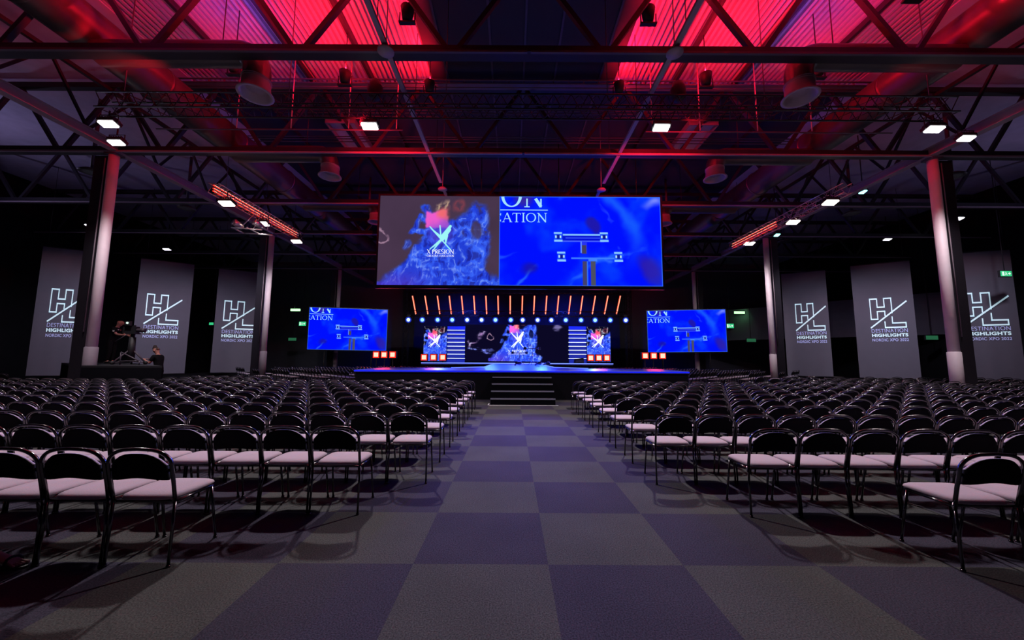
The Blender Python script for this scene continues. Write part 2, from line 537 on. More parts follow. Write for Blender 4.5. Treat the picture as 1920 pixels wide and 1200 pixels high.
# purlins that run along the hall under the deck
pl = 0
for x in (-9.6, -7.3, -5.2, 5.2, 7.3, 9.6):
    pl += 1
    g = MB(); g.box((CX + x - 0.05, YF + 0.3, ZR - 0.20), (CX + x + 0.05, 30, ZR - 0.03))
    tag(g.build('roof_purlin', M['steel']), 'long dark steel purlin under the roof deck, %s counting from the left' % ORD[pl - 1], 'purlin', 'purlins under the roof deck')
# column line beams, pale, along the hall
for s, sd in ((-1, 'left'), (1, 'right')):
    x = CX + s * 13.75
    g = MB(); g.box((x - 0.13, YF + 0.3, ZB - 0.02), (x + 0.13, 35, ZB + 0.0)); g.box((x - 0.05, YF + 0.3, ZB), (x + 0.05, 35, ZB + 0.25))
    g.box((x - 0.13, YF + 0.3, ZB + 0.25), (x + 0.13, 35, ZB + 0.27))
    tag(g.build('eaves_beam', M['pale']), 'long mauve steel beam resting on the %s row of columns' % sd, 'beam')
    # lattice girder outboard of the columns
    t = thing('lattice_girder', 'dark lattice girder running along the %s side aisle ceiling' % sd, 'girder', (x, 10, ZB))
    for z in (ZB + 0.5, ZR - 0.5):
        g = MB(); g.box((x + s * 0.5 - 0.06, YF + 0.3, z - 0.06), (x + s * 0.5 + 0.06, 34, z + 0.06)); g.build('chord', M['steel'], t)
    y = -3.0; k = 0
    while y < 32:
        g = MB(); a = (x + s * 0.5, y, ZB + 0.5); c = (x + s * 0.5, y + 1.2, ZR - 0.5)
        g.bar(a, c, 0.07, 0.07); g.bar(c, (x + s * 0.5, y + 2.4, ZB + 0.5), 0.07, 0.07)
        g.build('lacing', M['steel'], t)
        y += 2.4

# ------------------------------------------------------------------ ducts
for s, sd in ((-1, 'left'), (1, 'right')):
    x = CX + s * 10.75
    t = thing('air_duct', 'large round silver air duct running along the %s ceiling' % sd, 'air duct', (x, 10, 9.35))
    g = MB(); n = 24
    g.tube([(x, yy, 9.35) for yy in np.linspace(YF + 0.4, 30, 30)], 0.52, n); g.build('main_duct', M['duct'], t)
    for yy in np.arange(-2.0, 29, 3.0):
        g = MB(); g.tube([(x, yy, 9.35), (x, yy + 0.06, 9.35)], 0.545, n); g.build('joint_ring', M['duct'], t)
    for k, (yy, vlab) in enumerate(((8.3, 'nearest'), (12.75, 'middle'), (17.3, 'farthest'))):
        xo = CX + s * (6.55 if k == 0 else 6.95)
        zz = 8.75
        zm = 7.78 if k == 0 else 7.98
        rr = 0.29
        lab = 'duct branch with downturned flared outlet, %s on the %s side' % (vlab, sd)
        t = thing('duct_outlet', lab, 'duct outlet', (xo, yy, 8.0), 0, 'downturned duct outlets')
        g = MB()
        arc = [(xo + s * 0.42 - s * 0.42 * math.sin(a), yy, zz - 0.42 + 0.42 * math.cos(a)) for a in np.linspace(0, PI / 2, 8)]
        g.tube([(x - s * 0.35, yy, zz)] + arc + [(xo, yy, zm + 0.15)], rr, 20, cap=False)
        g.build('branch_pipe', M['duct'], t)
        g = MB(); g.lathe([(rr + 0.01, 0.30), (rr + 0.02, 0.05), (rr + 0.1, -0.06), (rr + 0.1, -0.08), (rr + 0.03, -0.07), (rr - 0.02, 0.1), (0.20, 0.12), (0.18, 0.06), (0.001, 0.06)], (xo, yy, zm), 28)
        g.build('flared_mouth', M['pale'], t)
        g = MB()
        for q in (0.45, 0.5):
            g.lathe([(rr, 0), (rr + 0.03, 0.01), (rr, 0.03)], (xo, yy, zm - 0.2 + q), 20)
        g.build('clamp_ring', M['pale'], t)
        g = MB(); g.tube([(xo + s * 0.9, yy, zz + rr - 0.02), (xo + s * 0.9, yy, ZR - 0.02)], 0.012, 5); g.build('hanger_rod', M['steel'], t)
    # rail with round flat diffusers
    xr = CX + s * 3.2 + 0.02
    t = thing('ceiling_rail', 'long thin pale rail hanging under the %s half of the ceiling' % sd, 'rail', (xr, 9, 8.3))
    for y0, y1 in ((2.5, 7.6), (7.75, 11.7), (11.9, 13.9), (14.55, 15.6)):
        g = MB(); g.box((xr - 0.055, y0, 8.26), (xr + 0.055, y1, 8.34)); g.build('rail_length', M['pale'], t)
    for yy in (4, 7, 10, 13):
        g = MB(); g.tube([(xr, yy, 8.34), (xr, yy, ZR - 0.1)], 0.01, 5); g.build('hanger_rod', M['steel'], t)
    for yy, w in ((7.55, 'near'), (14.3, 'far')):
        g = MB(); g.lathe([(0.001, 0.05), (0.13, 0.05), (0.18, 0.0), (0.18, -0.03), (0.001, -0.035)], (xr, yy, 8.2), 28); g.tube([(xr, yy, 8.2), (xr, yy, ZR)], 0.012, 6)
        tag(g.build('round_diffuser', M['pale']), 'flat round diffuser under the %s ceiling rail, the %s one' % (sd, w), 'diffuser', 'round diffusers on the rails')

# outer ceiling fittings: pale mushroom caps in the side aisles
k = 0
for (u, v, D) in ((350, 390, 17), (692, 397, 19), (1250, 397, 19), (1597, 400, 17), (172, 322, 13), (1785, 330, 13), (465, 448, 22), (1470, 452, 22)):
    p = P(u, v, D); k += 1
    t = thing('ceiling_vent', ('pale round vent cap on a stem below the roof, %s counting from the left' % ORD[[2, 4, 5, 7, 1, 8, 3, 6][k - 1] - 1]), 'vent', p, 0, 'round vent caps under the roof')
    g = MB(); g.lathe([(0.001, 0.12), (0.2, 0.1), (0.36, 0.0), (0.36, -0.04), (0.2, -0.03), (0.001, -0.03)], p, 24); g.build('cap', M['duct'], t)
    g = MB(); g.tube([p + Vector((0, 0, 0.1)), (p.x, p.y, ZR - 0.05)], 0.06, 8); g.build('stem', M['steel2'], t)

# conduits and small pipes across the roof
k = 0
for (xa, ya, xb, yb, z) in ((-9, 12.5, 9, 12.5, 10.3), (-12, 10.9, 12, 10.9, 10.2), (-12, 14.2, 12, 14.2, 10.35)):
    g = MB()
    for q in (0, 0.09, 0.2):
        g.tube([(CX + xa, ya + q, z - q * 0.5), (CX + xb, yb + q, z - q * 0.5)], 0.02, 6)
    tag(g.build('conduit_run', M['steel2']), 'bundle of thin conduits crossing the roof space, %s from the camera' % ORD[[1, 0, 2][k]], 'conduit', 'conduit bundles in the roof')
    k += 1
# cable tray with shiny cable loops in front of the second truss
g = MB()
g.box((CX - 12, 11.45, 10.52), (CX + 12, 11.75, 10.55))
for q in np.arange(-12, 12.1, 0.5):
    g.box((CX + q - 0.02, 11.45, 10.55), (CX + q + 0.02, 11.49, 10.66))
g.box((CX - 12, 11.44, 10.64), (CX + 12, 11.47, 10.67))
tag(g.build('cable_tray', M['steel2']), 'ladder cable tray carried along the second roof truss', 'cable tray')

# skylight frames
for s, sd in ((-1, 'left'), (1, 'right')):
    t = thing('roof_hatch', 'pale metal roof hatch frame in the dark ceiling, %s of the centre' % sd, 'roof hatch', (CX + s * 7.3, 14.9, ZR))
    x0, x1, y0, y1 = CX + s * 7.9, CX + s * 6.75, 14.0, 16.0
    g = MB()
    for a, b_ in (((x0, y0), (x1, y0)), ((x1, y0), (x1, y1)), ((x1, y1), (x0, y1)), ((x0, y1), (x0, y0))):
        g.bar((*a, ZR - 0.15), (*b_, ZR - 0.15), 0.05, 0.22)
    g.build('frame', M['pale'], t)
    g = MB(); xs = sorted((x0, x1)); g.box((xs[0], y0, ZR - 0.1), (xs[1], y1, ZR - 0.04)); g.build('lid', M['side_roof'], t)


# ------------------------------------------------------------------ box trusses of the rigging
def box_truss(t, a, b_, w, m, nbay=None, name='chord', r=0.024):
    a, b_ = Vector(a), Vector(b_)
    d = (b_ - a); L = d.length; d.normalize()
    up = Vector((0, 0, 1)) if abs(d.z) < 0.9 else Vector((0, 1, 0))
    s = d.cross(up).normalized() * (w / 2)
    u = s.cross(d).normalized() * (w / 2)
    cs = [s + u, s - u, -s - u, -s + u]
    for c in cs:
        g = MB(); g.tube([a + c, b_ + c], r, 8); g.build(name, m, t)
    n = nbay or max(2, int(L / (w * 1.1)))
    g = MB()
    for k in range(n):
        p0 = a + d * (L * k / n); p1 = a + d * (L * (k + 0.5) / n); p2 = a + d * (L * (k + 1) / n)
        for i in range(4):
            c0, c1 = cs[i], cs[(i + 1) % 4]
            g.tube([p0 + c0, p1 + c1], r * 0.5, 5); g.tube([p1 + c1, p2 + c0], r * 0.5, 5)
    g.build('lacing', m, t)


t = thing('lighting_truss', 'black cross lighting truss hung across the hall in front of the stage screen', 'lighting truss', (CX, 9.0, 7.94))
box_truss(t, (CX - 11.0, 9.0, 7.94), (CX + 11.0, 9.0, 7.94), 0.40, M['truss'])
for x in (-10.5, -6.2, -2.1, 2.1, 6.2, 10.5):
    g = MB(); g.tube([(CX + x, 9.0, 8.1), (CX + x, 9.0, ZR - 0.02)], 0.012, 5); g.build('hoist_cable', M['steel2'], t)
for x, w in ((-3.95, 'left'), (3.95, 'right')):
    g = MB(); g.lathe([(0.001, 0.3), (0.12, 0.28), (0.19, 0.1), (0.19, -0.12), (0.1, -0.22), (0.001, -0.22)], (CX + x, 9.0, 8.35), 16)
    tag(g.build('chain_hoist', M['black']), 'black chain hoist sitting on the cross lighting truss, %s one' % w, 'chain hoist', 'chain hoists on the cross truss')
# hanging tube frame on the right with thin bright drop bars
for s, sd in ((1, 'right'), (-1, 'left')):
    t = thing('drop_frame', 'thin hanging tube frame with drop bars, %s half of the roof' % sd, 'hanging frame', (CX + s * 5.6, 10.3, 8.0))
    for x in (4.0, 5.5, 7.3, 9.0):
        g = MB(); g.tube([(CX + s * x, 10.9, ZR), (CX + s * x, 10.9, 8.55)], 0.018, 6); g.build('drop_bar', M['pale'], t)
    g = MB(); g.tube([(CX + s * 3.8, 10.9, 8.5), (CX + s * 11.5, 10.9, 8.5)], 0.022, 6); g.build('rail', M['steel2'], t)


# red-lit side trusses near the stage
def side_truss(s, sd):
    a = P(400, 352, 13.2) if s < 0 else P(1590, 352, 13.2)
    b_ = P(563, 444, 19.6) if s < 0 else P(1372, 462, 19.8)
    t = thing('side_truss', 'lighting truss glowing red along the %s side near the stage' % sd, 'lighting truss', a)
    box_truss(t, a, b_, 0.36, M['redtruss'], r=0.02)
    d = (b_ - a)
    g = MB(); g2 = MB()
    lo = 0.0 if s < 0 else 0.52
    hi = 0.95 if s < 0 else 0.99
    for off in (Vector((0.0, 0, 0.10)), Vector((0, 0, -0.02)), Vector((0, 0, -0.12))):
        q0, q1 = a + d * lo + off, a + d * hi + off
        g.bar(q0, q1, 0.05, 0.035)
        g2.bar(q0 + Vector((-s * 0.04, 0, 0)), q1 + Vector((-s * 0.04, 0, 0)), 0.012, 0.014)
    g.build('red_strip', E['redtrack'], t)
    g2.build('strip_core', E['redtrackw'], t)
    for q in (0.1, 0.5, 0.9):
        c = a + d * q
        g = MB(); g.tube([c, (c.x, c.y, ZR - 0.1)], 0.012, 5); g.build('hoist_cable', M['steel2'], t)
    for q in (0.25, 0.55, 0.8):
        c = a + d * q
        lamp('truss_red', 'SPOT', c + Vector((s * 0.6, 0, 0.5)), c, 14, RED, 0.05, 2.0, 0.6)


side_truss(-1, 'left')
side_truss(1, 'right')
# follow-spot cradle under the left side truss
c = P(478, 432, 15.6)
t = thing('followspot_cradle', 'metal cradle with spotlights hanging below the red left side truss', 'spotlight cradle', c)
g = MB()
for dy in (-0.35, 0.35):
    g.tube([c + Vector((-0.75, dy, 0.0)), c + Vector((0.55, dy, -0.1))], 0.03, 8)
for dx in (-0.75, -0.1, 0.55):
    g.tube([c + Vector((dx, -0.35, 0)), c + Vector((dx, 0.35, 0))], 0.03, 8)
    g.tube([c + Vector((dx, 0, 0)), c + Vector((dx * 0.5 + 0.2, 0.1, 0.75))], 0.02, 6)
g.build('frame', M['redtruss'], t)
for dx in (-0.6, 0.3):
    g = MB(); g.lathe([(0.001, 0.22), (0.1, 0.2), (0.13, 0.0), (0.15, -0.2), (0.001, -0.2)], c + Vector((dx, -0.2, 0.18)), 14, axis=Vector((0.3, 0.8, -0.3))); g.build('spotlight', M['redtruss'], t)


# ------------------------------------------------------------------ flood lights (housings)
def flood(u, v, D, label, em, w=0.55, h=0.30, group='white flood lights in the roof'):
    p = P(u, v, D)
    t = thing('flood_light', label, 'flood light', p, 0, group)
    top = ZR if group.startswith('small') else (7.76 if D < 9.5 else (ZB if D < 12 else p.z + 0.45))
    ax = Vector((0, -0.9, -3.0)).normalized()
    r = Vector((1, 0, 0)); up = r.cross(ax).normalized()
    def cube(c, hx, hy, hz):
        vs = []
        for k in (-1, 1):
            for i, j in ((-1, -1), (1, -1), (1, 1), (-1, 1)):
                vs.append(c + r * (i * hx) + up * (j * hy) + ax * (k * hz))
        return vs
    fs = [(0, 3, 2, 1), (4, 5, 6, 7), (0, 1, 5, 4), (1, 2, 6, 5), (2, 3, 7, 6), (3, 0, 4, 7)]
    g = MB(); g.add(cube(p - ax * 0.07, w / 2 + 0.03, h / 2 + 0.03, 0.05), fs)
    for k in range(5):
        g.add(cube(p - ax * 0.15 + r * (w * (k - 2) / 5), 0.01, h / 2, 0.04), fs)
    g.build('housing', M['black'], t)
    g = MB(); g.add(cube(p, w / 2, h / 2, 0.02), fs); g.build('lamp_face', em, t)
    g = MB(); q = Vector((p.x, p.y, top))
    g.tube([p + r * (w / 2 + 0.05), p + r * (w / 2 + 0.05) + Vector((0, 0, 0.25)), p - r * (w / 2 + 0.05) + Vector((0, 0, 0.25)), p - r * (w / 2 + 0.05)], 0.014, 6)
    g.tube([p + Vector((0, 0, 0.25)), q], 0.02, 6)
    g.build('yoke', M['steel'], t)


for i, (u, v, D, pw, lb) in enumerate(FLOODS):
    flood(u, v, D, lb, E['lamp'] if i < 6 else E['warm'], 0.38 if i < 6 else 0.46, 0.18 if i < 6 else 0.26)
for k, (u, v, D, e, lb) in enumerate(((169, 423, 20, 'small', 'tiny white downlight in the left side aisle, nearer one'), (313, 468, 25, 'small', 'tiny white downlight in the left side aisle, farther one'),
                            (1797, 410, 19, 'small', 'tiny white downlight in the right side aisle, nearer one'), (1664, 449, 24, 'small', 'tiny white downlight in the right side aisle, farther one'),
                            (1618, 360, 15, 'cyan', 'small cyan spotlight near the red right side truss'), (1457, 441, 18, 'cyan', 'small pale cyan spotlight above the middle right column'))):
    flood(u, v, D, lb, E[e], 0.42 if e == 'small' else 0.2, 0.22 if e == 'small' else 0.2, 'small distant roof lights')

# wash fixtures for the red and blue lights and the added side fills
k = 0
for (x, y, z, pw) in RED_WASH + BLUE_WASH + SIDE_FILL:
    k += 1
    t = thing('wash_light', 'black wash light tilted up at the roof deck, %s of coloured uplights and added fills' % ORD[k - 1], 'wash light', (CX + x, y, z - 0.3), 0, 'coloured uplights in the roof steel')
    g = MB(); g.lathe([(0.001, -0.2), (0.12, -0.18), (0.15, 0.0), (0.17, 0.14), (0.16, 0.14), (0.001, 0.1)], (CX + x, y, z - 0.22), 16); g.build('body', M['black'], t)
    g = MB(); g.box((CX + x - 0.2, y - 0.05, z - 0.5), (CX + x + 0.2, y + 0.05, z - 0.46)); g.tube([(CX + x - 0.19, y, z - 0.47), (CX + x - 0.19, y, z - 0.2)], 0.015, 6); g.tube([(CX + x + 0.19, y, z - 0.47), (CX + x + 0.19, y, z - 0.2)], 0.015, 6)
    g.tube([(CX + x, y, z - 0.46), (CX + x, y, ZR - 0.01)], 0.014, 6)
    g.build('yoke', M['steel'], t)


# ================================================================== STAGE
ZS = 1.0
# thrust crossbar and catwalk
t = thing('thrust_stage', 'low wide front stage platform with blue lit top and black skirt', 'stage', (CX, 14.4, 0))
x0, x1 = CX - 5.8, CX + 5.8
g = MB(); g.box((x0, 13.0, 0), (x1, 15.8, ZS - 0.08)); g.build('skirt', M['skirt'], t)
g = MB(); g.box((x0 - 0.03, 12.97, ZS - 0.08), (x1 + 0.03, 15.83, ZS)); g.build('deck', M['stagetop'], t)
g = MB(); g.box((x0 - 0.03, 12.95, ZS - 0.05), (x1 + 0.03, 12.97, ZS - 0.01)); g.build('edge_strip', E['edge2'], t)
t = thing('catwalk', 'blue lit catwalk joining the front platform to the main stage', 'catwalk', (CX, 21, 0))
g = MB(); w = 1.62
pts = [(-2.9, 15.86), (2.9, 15.86), (w, 17.4), (w, 27.3), (-w, 27.3), (-w, 17.4)]
for z0, z1, nm, m, e in ((0, ZS - 0.08, 'skirt', 'skirt', 0), (ZS - 0.08, ZS, 'deck', 'stagetop', 0.0)):
    g = MB(); n = 6
    g.add([(CX + x, y, z0) for x, y in pts] + [(CX + x, y, z1) for x, y in pts],
          [tuple(reversed(range(n))), tuple(range(n, 2 * n))] + [(i, (i + 1) % n, n + (i + 1) % n, n + i) for i in range(n)])
    g.build(nm, M[m], t)
for s in (-1, 1):
    g = MB(); g.bar((CX + s * 2.9, 15.9, ZS + 0.012), (CX + s * w, 17.4, ZS + 0.012), 0.05, 0.02); g.bar((CX + s * w, 17.4, ZS + 0.012), (CX + s * w, 27.2, ZS + 0.012), 0.05, 0.02)
    g.build('edge_strip', E['edge'], t)
# steps
t = thing('stage_steps', 'four black steps with pale nosings leading up to the front platform', 'steps', (CX, 12.3, 0))
for k in range(4):
    y0 = 11.55 + 0.36 * k
    g = MB(); g.box((CX - 1.0, y0, 0), (CX + 1.0, 12.96, 0.2 * (k + 1) - (0.0))) if k == 0 else g.box((CX - 1.0, y0, 0.2 * k), (CX + 1.0, 12.96, 0.2 * (k + 1)))
    g.build('step', M['step'], t)
    g = MB(); g.box((CX - 1.0, y0 - 0.015, 0.2 * (k + 1) - 0.035), (CX + 1.0, y0 + 0.03, 0.2 * (k + 1) + 0.004)); g.build('nosing', M['nosing'], t)
g = MB(); g.box((CX - 1.08, 11.46, 0), (CX + 1.08, 11.50, 0.008)); g.box((CX - 1.08, 11.46, 0), (CX - 1.04, 11.9, 0.008))
tag(g.build('floor_tape', M['tape']), 'white tape line on the carpet at the foot of the steps', 'tape')

# main stage
t = thing('main_stage', 'main stage platform at the back with a bright blue front edge', 'stage', (CX, 30, 0))
X0, X1 = CX - 7.0, CX + 7.1
g = MB(); g.box((X0, 27.35, 0), (X1, 34.0, ZS - 0.08)); g.build('skirt', M['skirt'], t)
g = MB(); g.box((X0, 27.33, ZS - 0.08), (X1, 34.0, ZS)); g.build('deck', M['stagetop'], t)
g = MB(); g.box((X0, 27.28, ZS + 0.0), (X1, 27.36, ZS + 0.05)); g.build('edge_strip', E['edge'], t)
# black masking behind and beside
g = MB(); g.box((CX - 9.4, 34.1, 0), (CX + 9.6, 34.3, 8.9)); struct('wall_stage', g, M['navy'])

# portal truss
t = thing('stage_portal', 'black truss portal framing the back of the stage', 'stage truss', (CX, 29.4, 0))
xl, xr = P(766, 600, 29.4).x - 0.25, P(1174, 600, 29.4).x + 0.25
box_truss(t, (xl, 29.6, 0.0), (xl, 29.6, 7.0), 0.4, M['truss'], name='post_chord')
box_truss(t, (xr, 29.6, 0.0), (xr, 29.6, 7.0), 0.4, M['truss'], name='post_chord')
box_truss(t, (xl, 29.6, 4.95), (xr, 29.6, 4.95), 0.4, M['truss'])
box_truss(t, (xl, 29.0, 6.75), (xr, 29.0, 6.75), 0.4, M['truss'])

# amber light tubes
tt = [773.3, 796.7, 820, 842.3, 865.3, 888.3, 911, 933.7, 956.7, 979.7, 1002.3, 1025.3, 1047.7, 1070.3, 1092.7, 1116.3, 1140, 1163.3]
for k, u in enumerate(tt):
    a = P(u, 554, 28.6)
    b_ = Vector((a.x, a.y + 1.19, a.z - 1.31))
    t = thing('light_tube', 'glowing amber tube above the stage, %s from the left in the row of eighteen' % ORD[k], 'light tube', b_, 0, 'amber tubes above the stage')
    g = MB(); g.tube([a, b_], 0.055, 10); g.build('tube', E['tube'], t)
    g = MB(); g.tube([a + Vector((0, -0.035, -0.035)), b_ + Vector((0, -0.035, -0.035))], 0.019, 8); g.build('bright_core', E['tubecore'], t)
    g = MB(); g.tube([a + Vector((0, -0.04, 0.05)), a], 0.065, 10); g.tube([b_, b_ + Vector((0, 0.04, -0.05))], 0.065, 10); g.build('end_cap', M['black'], t)

# moving heads
hx = [766, 792, 820.7, 848, 876, 903, 929, 957.7, 980, 1008, 1033.7, 1060.7, 1089.3, 1115.7, 1144, 1173]
for k, u in enumerate(hx):
    c = P(u, 600 + 0.002 * (u - 960), 29.2)
    t = thing('moving_head', 'round blue moving head light, %s from the left in the row under the tubes' % ORD[k], 'stage light', c, 0, 'moving head lights over the stage')
    g = MB(); g.lathe([(0.001, 0.32), (0.15, 0.28), (0.23, 0.1), (0.24, -0.02), (0.001, -0.02)], c, 20, axis=Vector((0, 1, 0.1))); g.build('head', M['black'], t)
    g = MB(); g.lathe([(0.001, -0.02), (0.215, -0.02), (0.235, -0.04), (0.175, -0.045), (0.001, -0.03)], c, 24, axis=Vector((0, 1, 0.1))); g.build('lens_ring', E['headring'], t)
    g = MB(); g.lathe([(0.001, -0.075), (0.09, -0.065), (0.15, -0.04), (0.001, -0.03)], c, 20, axis=Vector((0, 1, 0.1))); g.build('lens', E['headw'] if k in (4, 5, 8, 9, 10, 0, 15) else E['head'], t)
    g = MB(); g.tube([c + Vector((-0.27, 0.1, 0)), c + Vector((-0.27, 0.1, 0.25)), c + Vector((0.27, 0.1, 0.25)), c + Vector((0.27, 0.1, 0))], 0.03, 6); g.box(c + Vector((-0.15, 0.0, 0.25)), c + Vector((0.15, 0.22, 0.42))); g.build('yoke', M['black'], t)

# white light bars between the stage screens
ys = [619.3, 626.7, 634, 642, 649.3, 656.7, 664.3, 672]
for s, (ua, ub), sd in ((-1, (838.5, 871.5), 'left'), (1, (1066, 1099.5), 'right')):
    for k, v in enumerate(ys):
        a, b_ = P(ua, v - 0.5, 31.6), P(ub, v + (0.5 if s > 0 else 0), 31.6)
        a.z = b_.z = (a.z + b_.z) / 2
        t = thing('light_bar', 'white horizontal light bar %s of the stage screen, %s from the top' % (sd, ORD[k]), 'light bar', a, 0, 'white light bars beside the stage screen')
        g = MB(); g.box(a + Vector((0, 0, -0.024)), b_ + Vector((0, 0.04, 0.024))); g.build('bar_face', E['bar'], t)
        g = MB(); g.box(a + Vector((-0.02, 0.04, -0.035)), b_ + Vector((0.02, 0.12, 0.035))); g.build('bar_housing', M['black'], t)
    g = MB(); a = P(ua, 612, 31.9); b_ = P(ub, 676, 31.9); g.box((a.x, 31.76, ZS), (b_.x, 31.86, a.z))
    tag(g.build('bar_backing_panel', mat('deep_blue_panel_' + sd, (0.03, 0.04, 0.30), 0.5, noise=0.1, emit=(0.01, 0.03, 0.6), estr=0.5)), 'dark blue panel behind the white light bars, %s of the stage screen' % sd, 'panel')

# red blinder trios
trios = [((705, 720, 736), 665, 27.5, 'beside the left blue screen'), ((795, 812.5, 830), 670, 28.2, 'on the left end of the main stage'),
         ((1107.7, 1123, 1138), 671, 28.2, 'on the right end of the main stage'), ((1210, 1226, 1242.7), 667, 27.5, 'beside the right blue screen')]
for us, v, D, wh in trios:
    for k, u in enumerate(us):
        c = P(u, v, D)
        t = thing('red_blinder', 'square glowing red lamp %s, %s from the left' % (wh, ORD[k]), 'stage light', c, 0, 'red square lamps of the stage')
        hs = 0.23
        g = MB(); g.box(c + Vector((-hs - 0.04, 0.03, -hs - 0.04)), c + Vector((hs + 0.04, 0.25, hs + 0.04))); g.build('housing', M['black'], t)
        g = MB(); g.box(c + Vector((-hs, 0.0, -hs)), c + Vector((hs, 0.03, hs))); g.build('red_rim', E['redrim'], t)
        g = MB(); g.box(c + Vector((-hs + .07, -0.02, -hs + .07)), c + Vector((hs - .07, 0.0, hs - .07))); g.build('bright_face', E['redface'], t)
        g = MB(); g.tube([c + Vector((0, 0.12, -hs)), (c.x, c.y + 0.12, 0.0 if D < 28 else ZS)], 0.03, 6)
        g.box((c.x - 0.25, c.y - 0.05, 0 if D < 28 else ZS), (c.x + 0.25, c.y + 0.3, (0 if D < 28 else ZS) + 0.04)); g.build('stand', M['black'], t)
    lamp('blinder_glow', 'AREA', P(us[1], v, D - 0.15), P(us[1], v + 30, D - 4), 45, (1, 0.05, 0.03), 1.2, size_y=0.4)


# ================================================================== SCREENS
def vnoise(X, Y, seed):
    r = np.random.default_rng(seed)
    T = r.random((256, 256))
    xi, yi = np.floor(X).astype(int), np.floor(Y).astype(int)
    fx, fy = X - xi, Y - yi
    fx = fx * fx * (3 - 2 * fx); fy = fy * fy * (3 - 2 * fy)
    a = T[yi % 256, xi % 256]; b_ = T[yi % 256, (xi + 1) % 256]
    c = T[(yi + 1) % 256, xi % 256]; d = T[(yi + 1) % 256, (xi + 1) % 256]
    return (a * (1 - fx) + b_ * fx) * (1 - fy) + (c * (1 - fx) + d * fx) * fy


def fbm(X, Y, seed, o=4):
    s = 0; a = 0.5
    for k in range(o):
        s = s + a * vnoise(X * 2 ** k + 17.3 * k, Y * 2 ** k + 5.1 * k, seed + k)
        a *= 0.5
    return s / (1 - 0.5 ** o)


def ridged(X, Y, seed, o=4):
    s = 0; a = 0.5
    for k in range(o):
        s = s + a * (1 - np.abs(2 * vnoise(X * 2 ** k + 9.7 * k, Y * 2 ** k + 3.3 * k, seed + k) - 1))
        a *= 0.55
    return s / 1.05


def ss(a, b_, x):
    t_ = np.clip((x - a) / (b_ - a), 0, 1)
    return t_ * t_ * (3 - 2 * t_)


def seg(X, Y, ax, ay, bx, by):
    px, py = X - ax, Y - ay; dx, dy = bx - ax, by - ay
    h = np.clip((px * dx + py * dy) / (dx * dx + dy * dy), 0, 1)
    return np.hypot(px - h * dx, py - h * dy)


def mix(c, col, a):
    a = np.clip(a, 0, 1)[..., None]
    return c * (1 - a) + np.array(col) * a


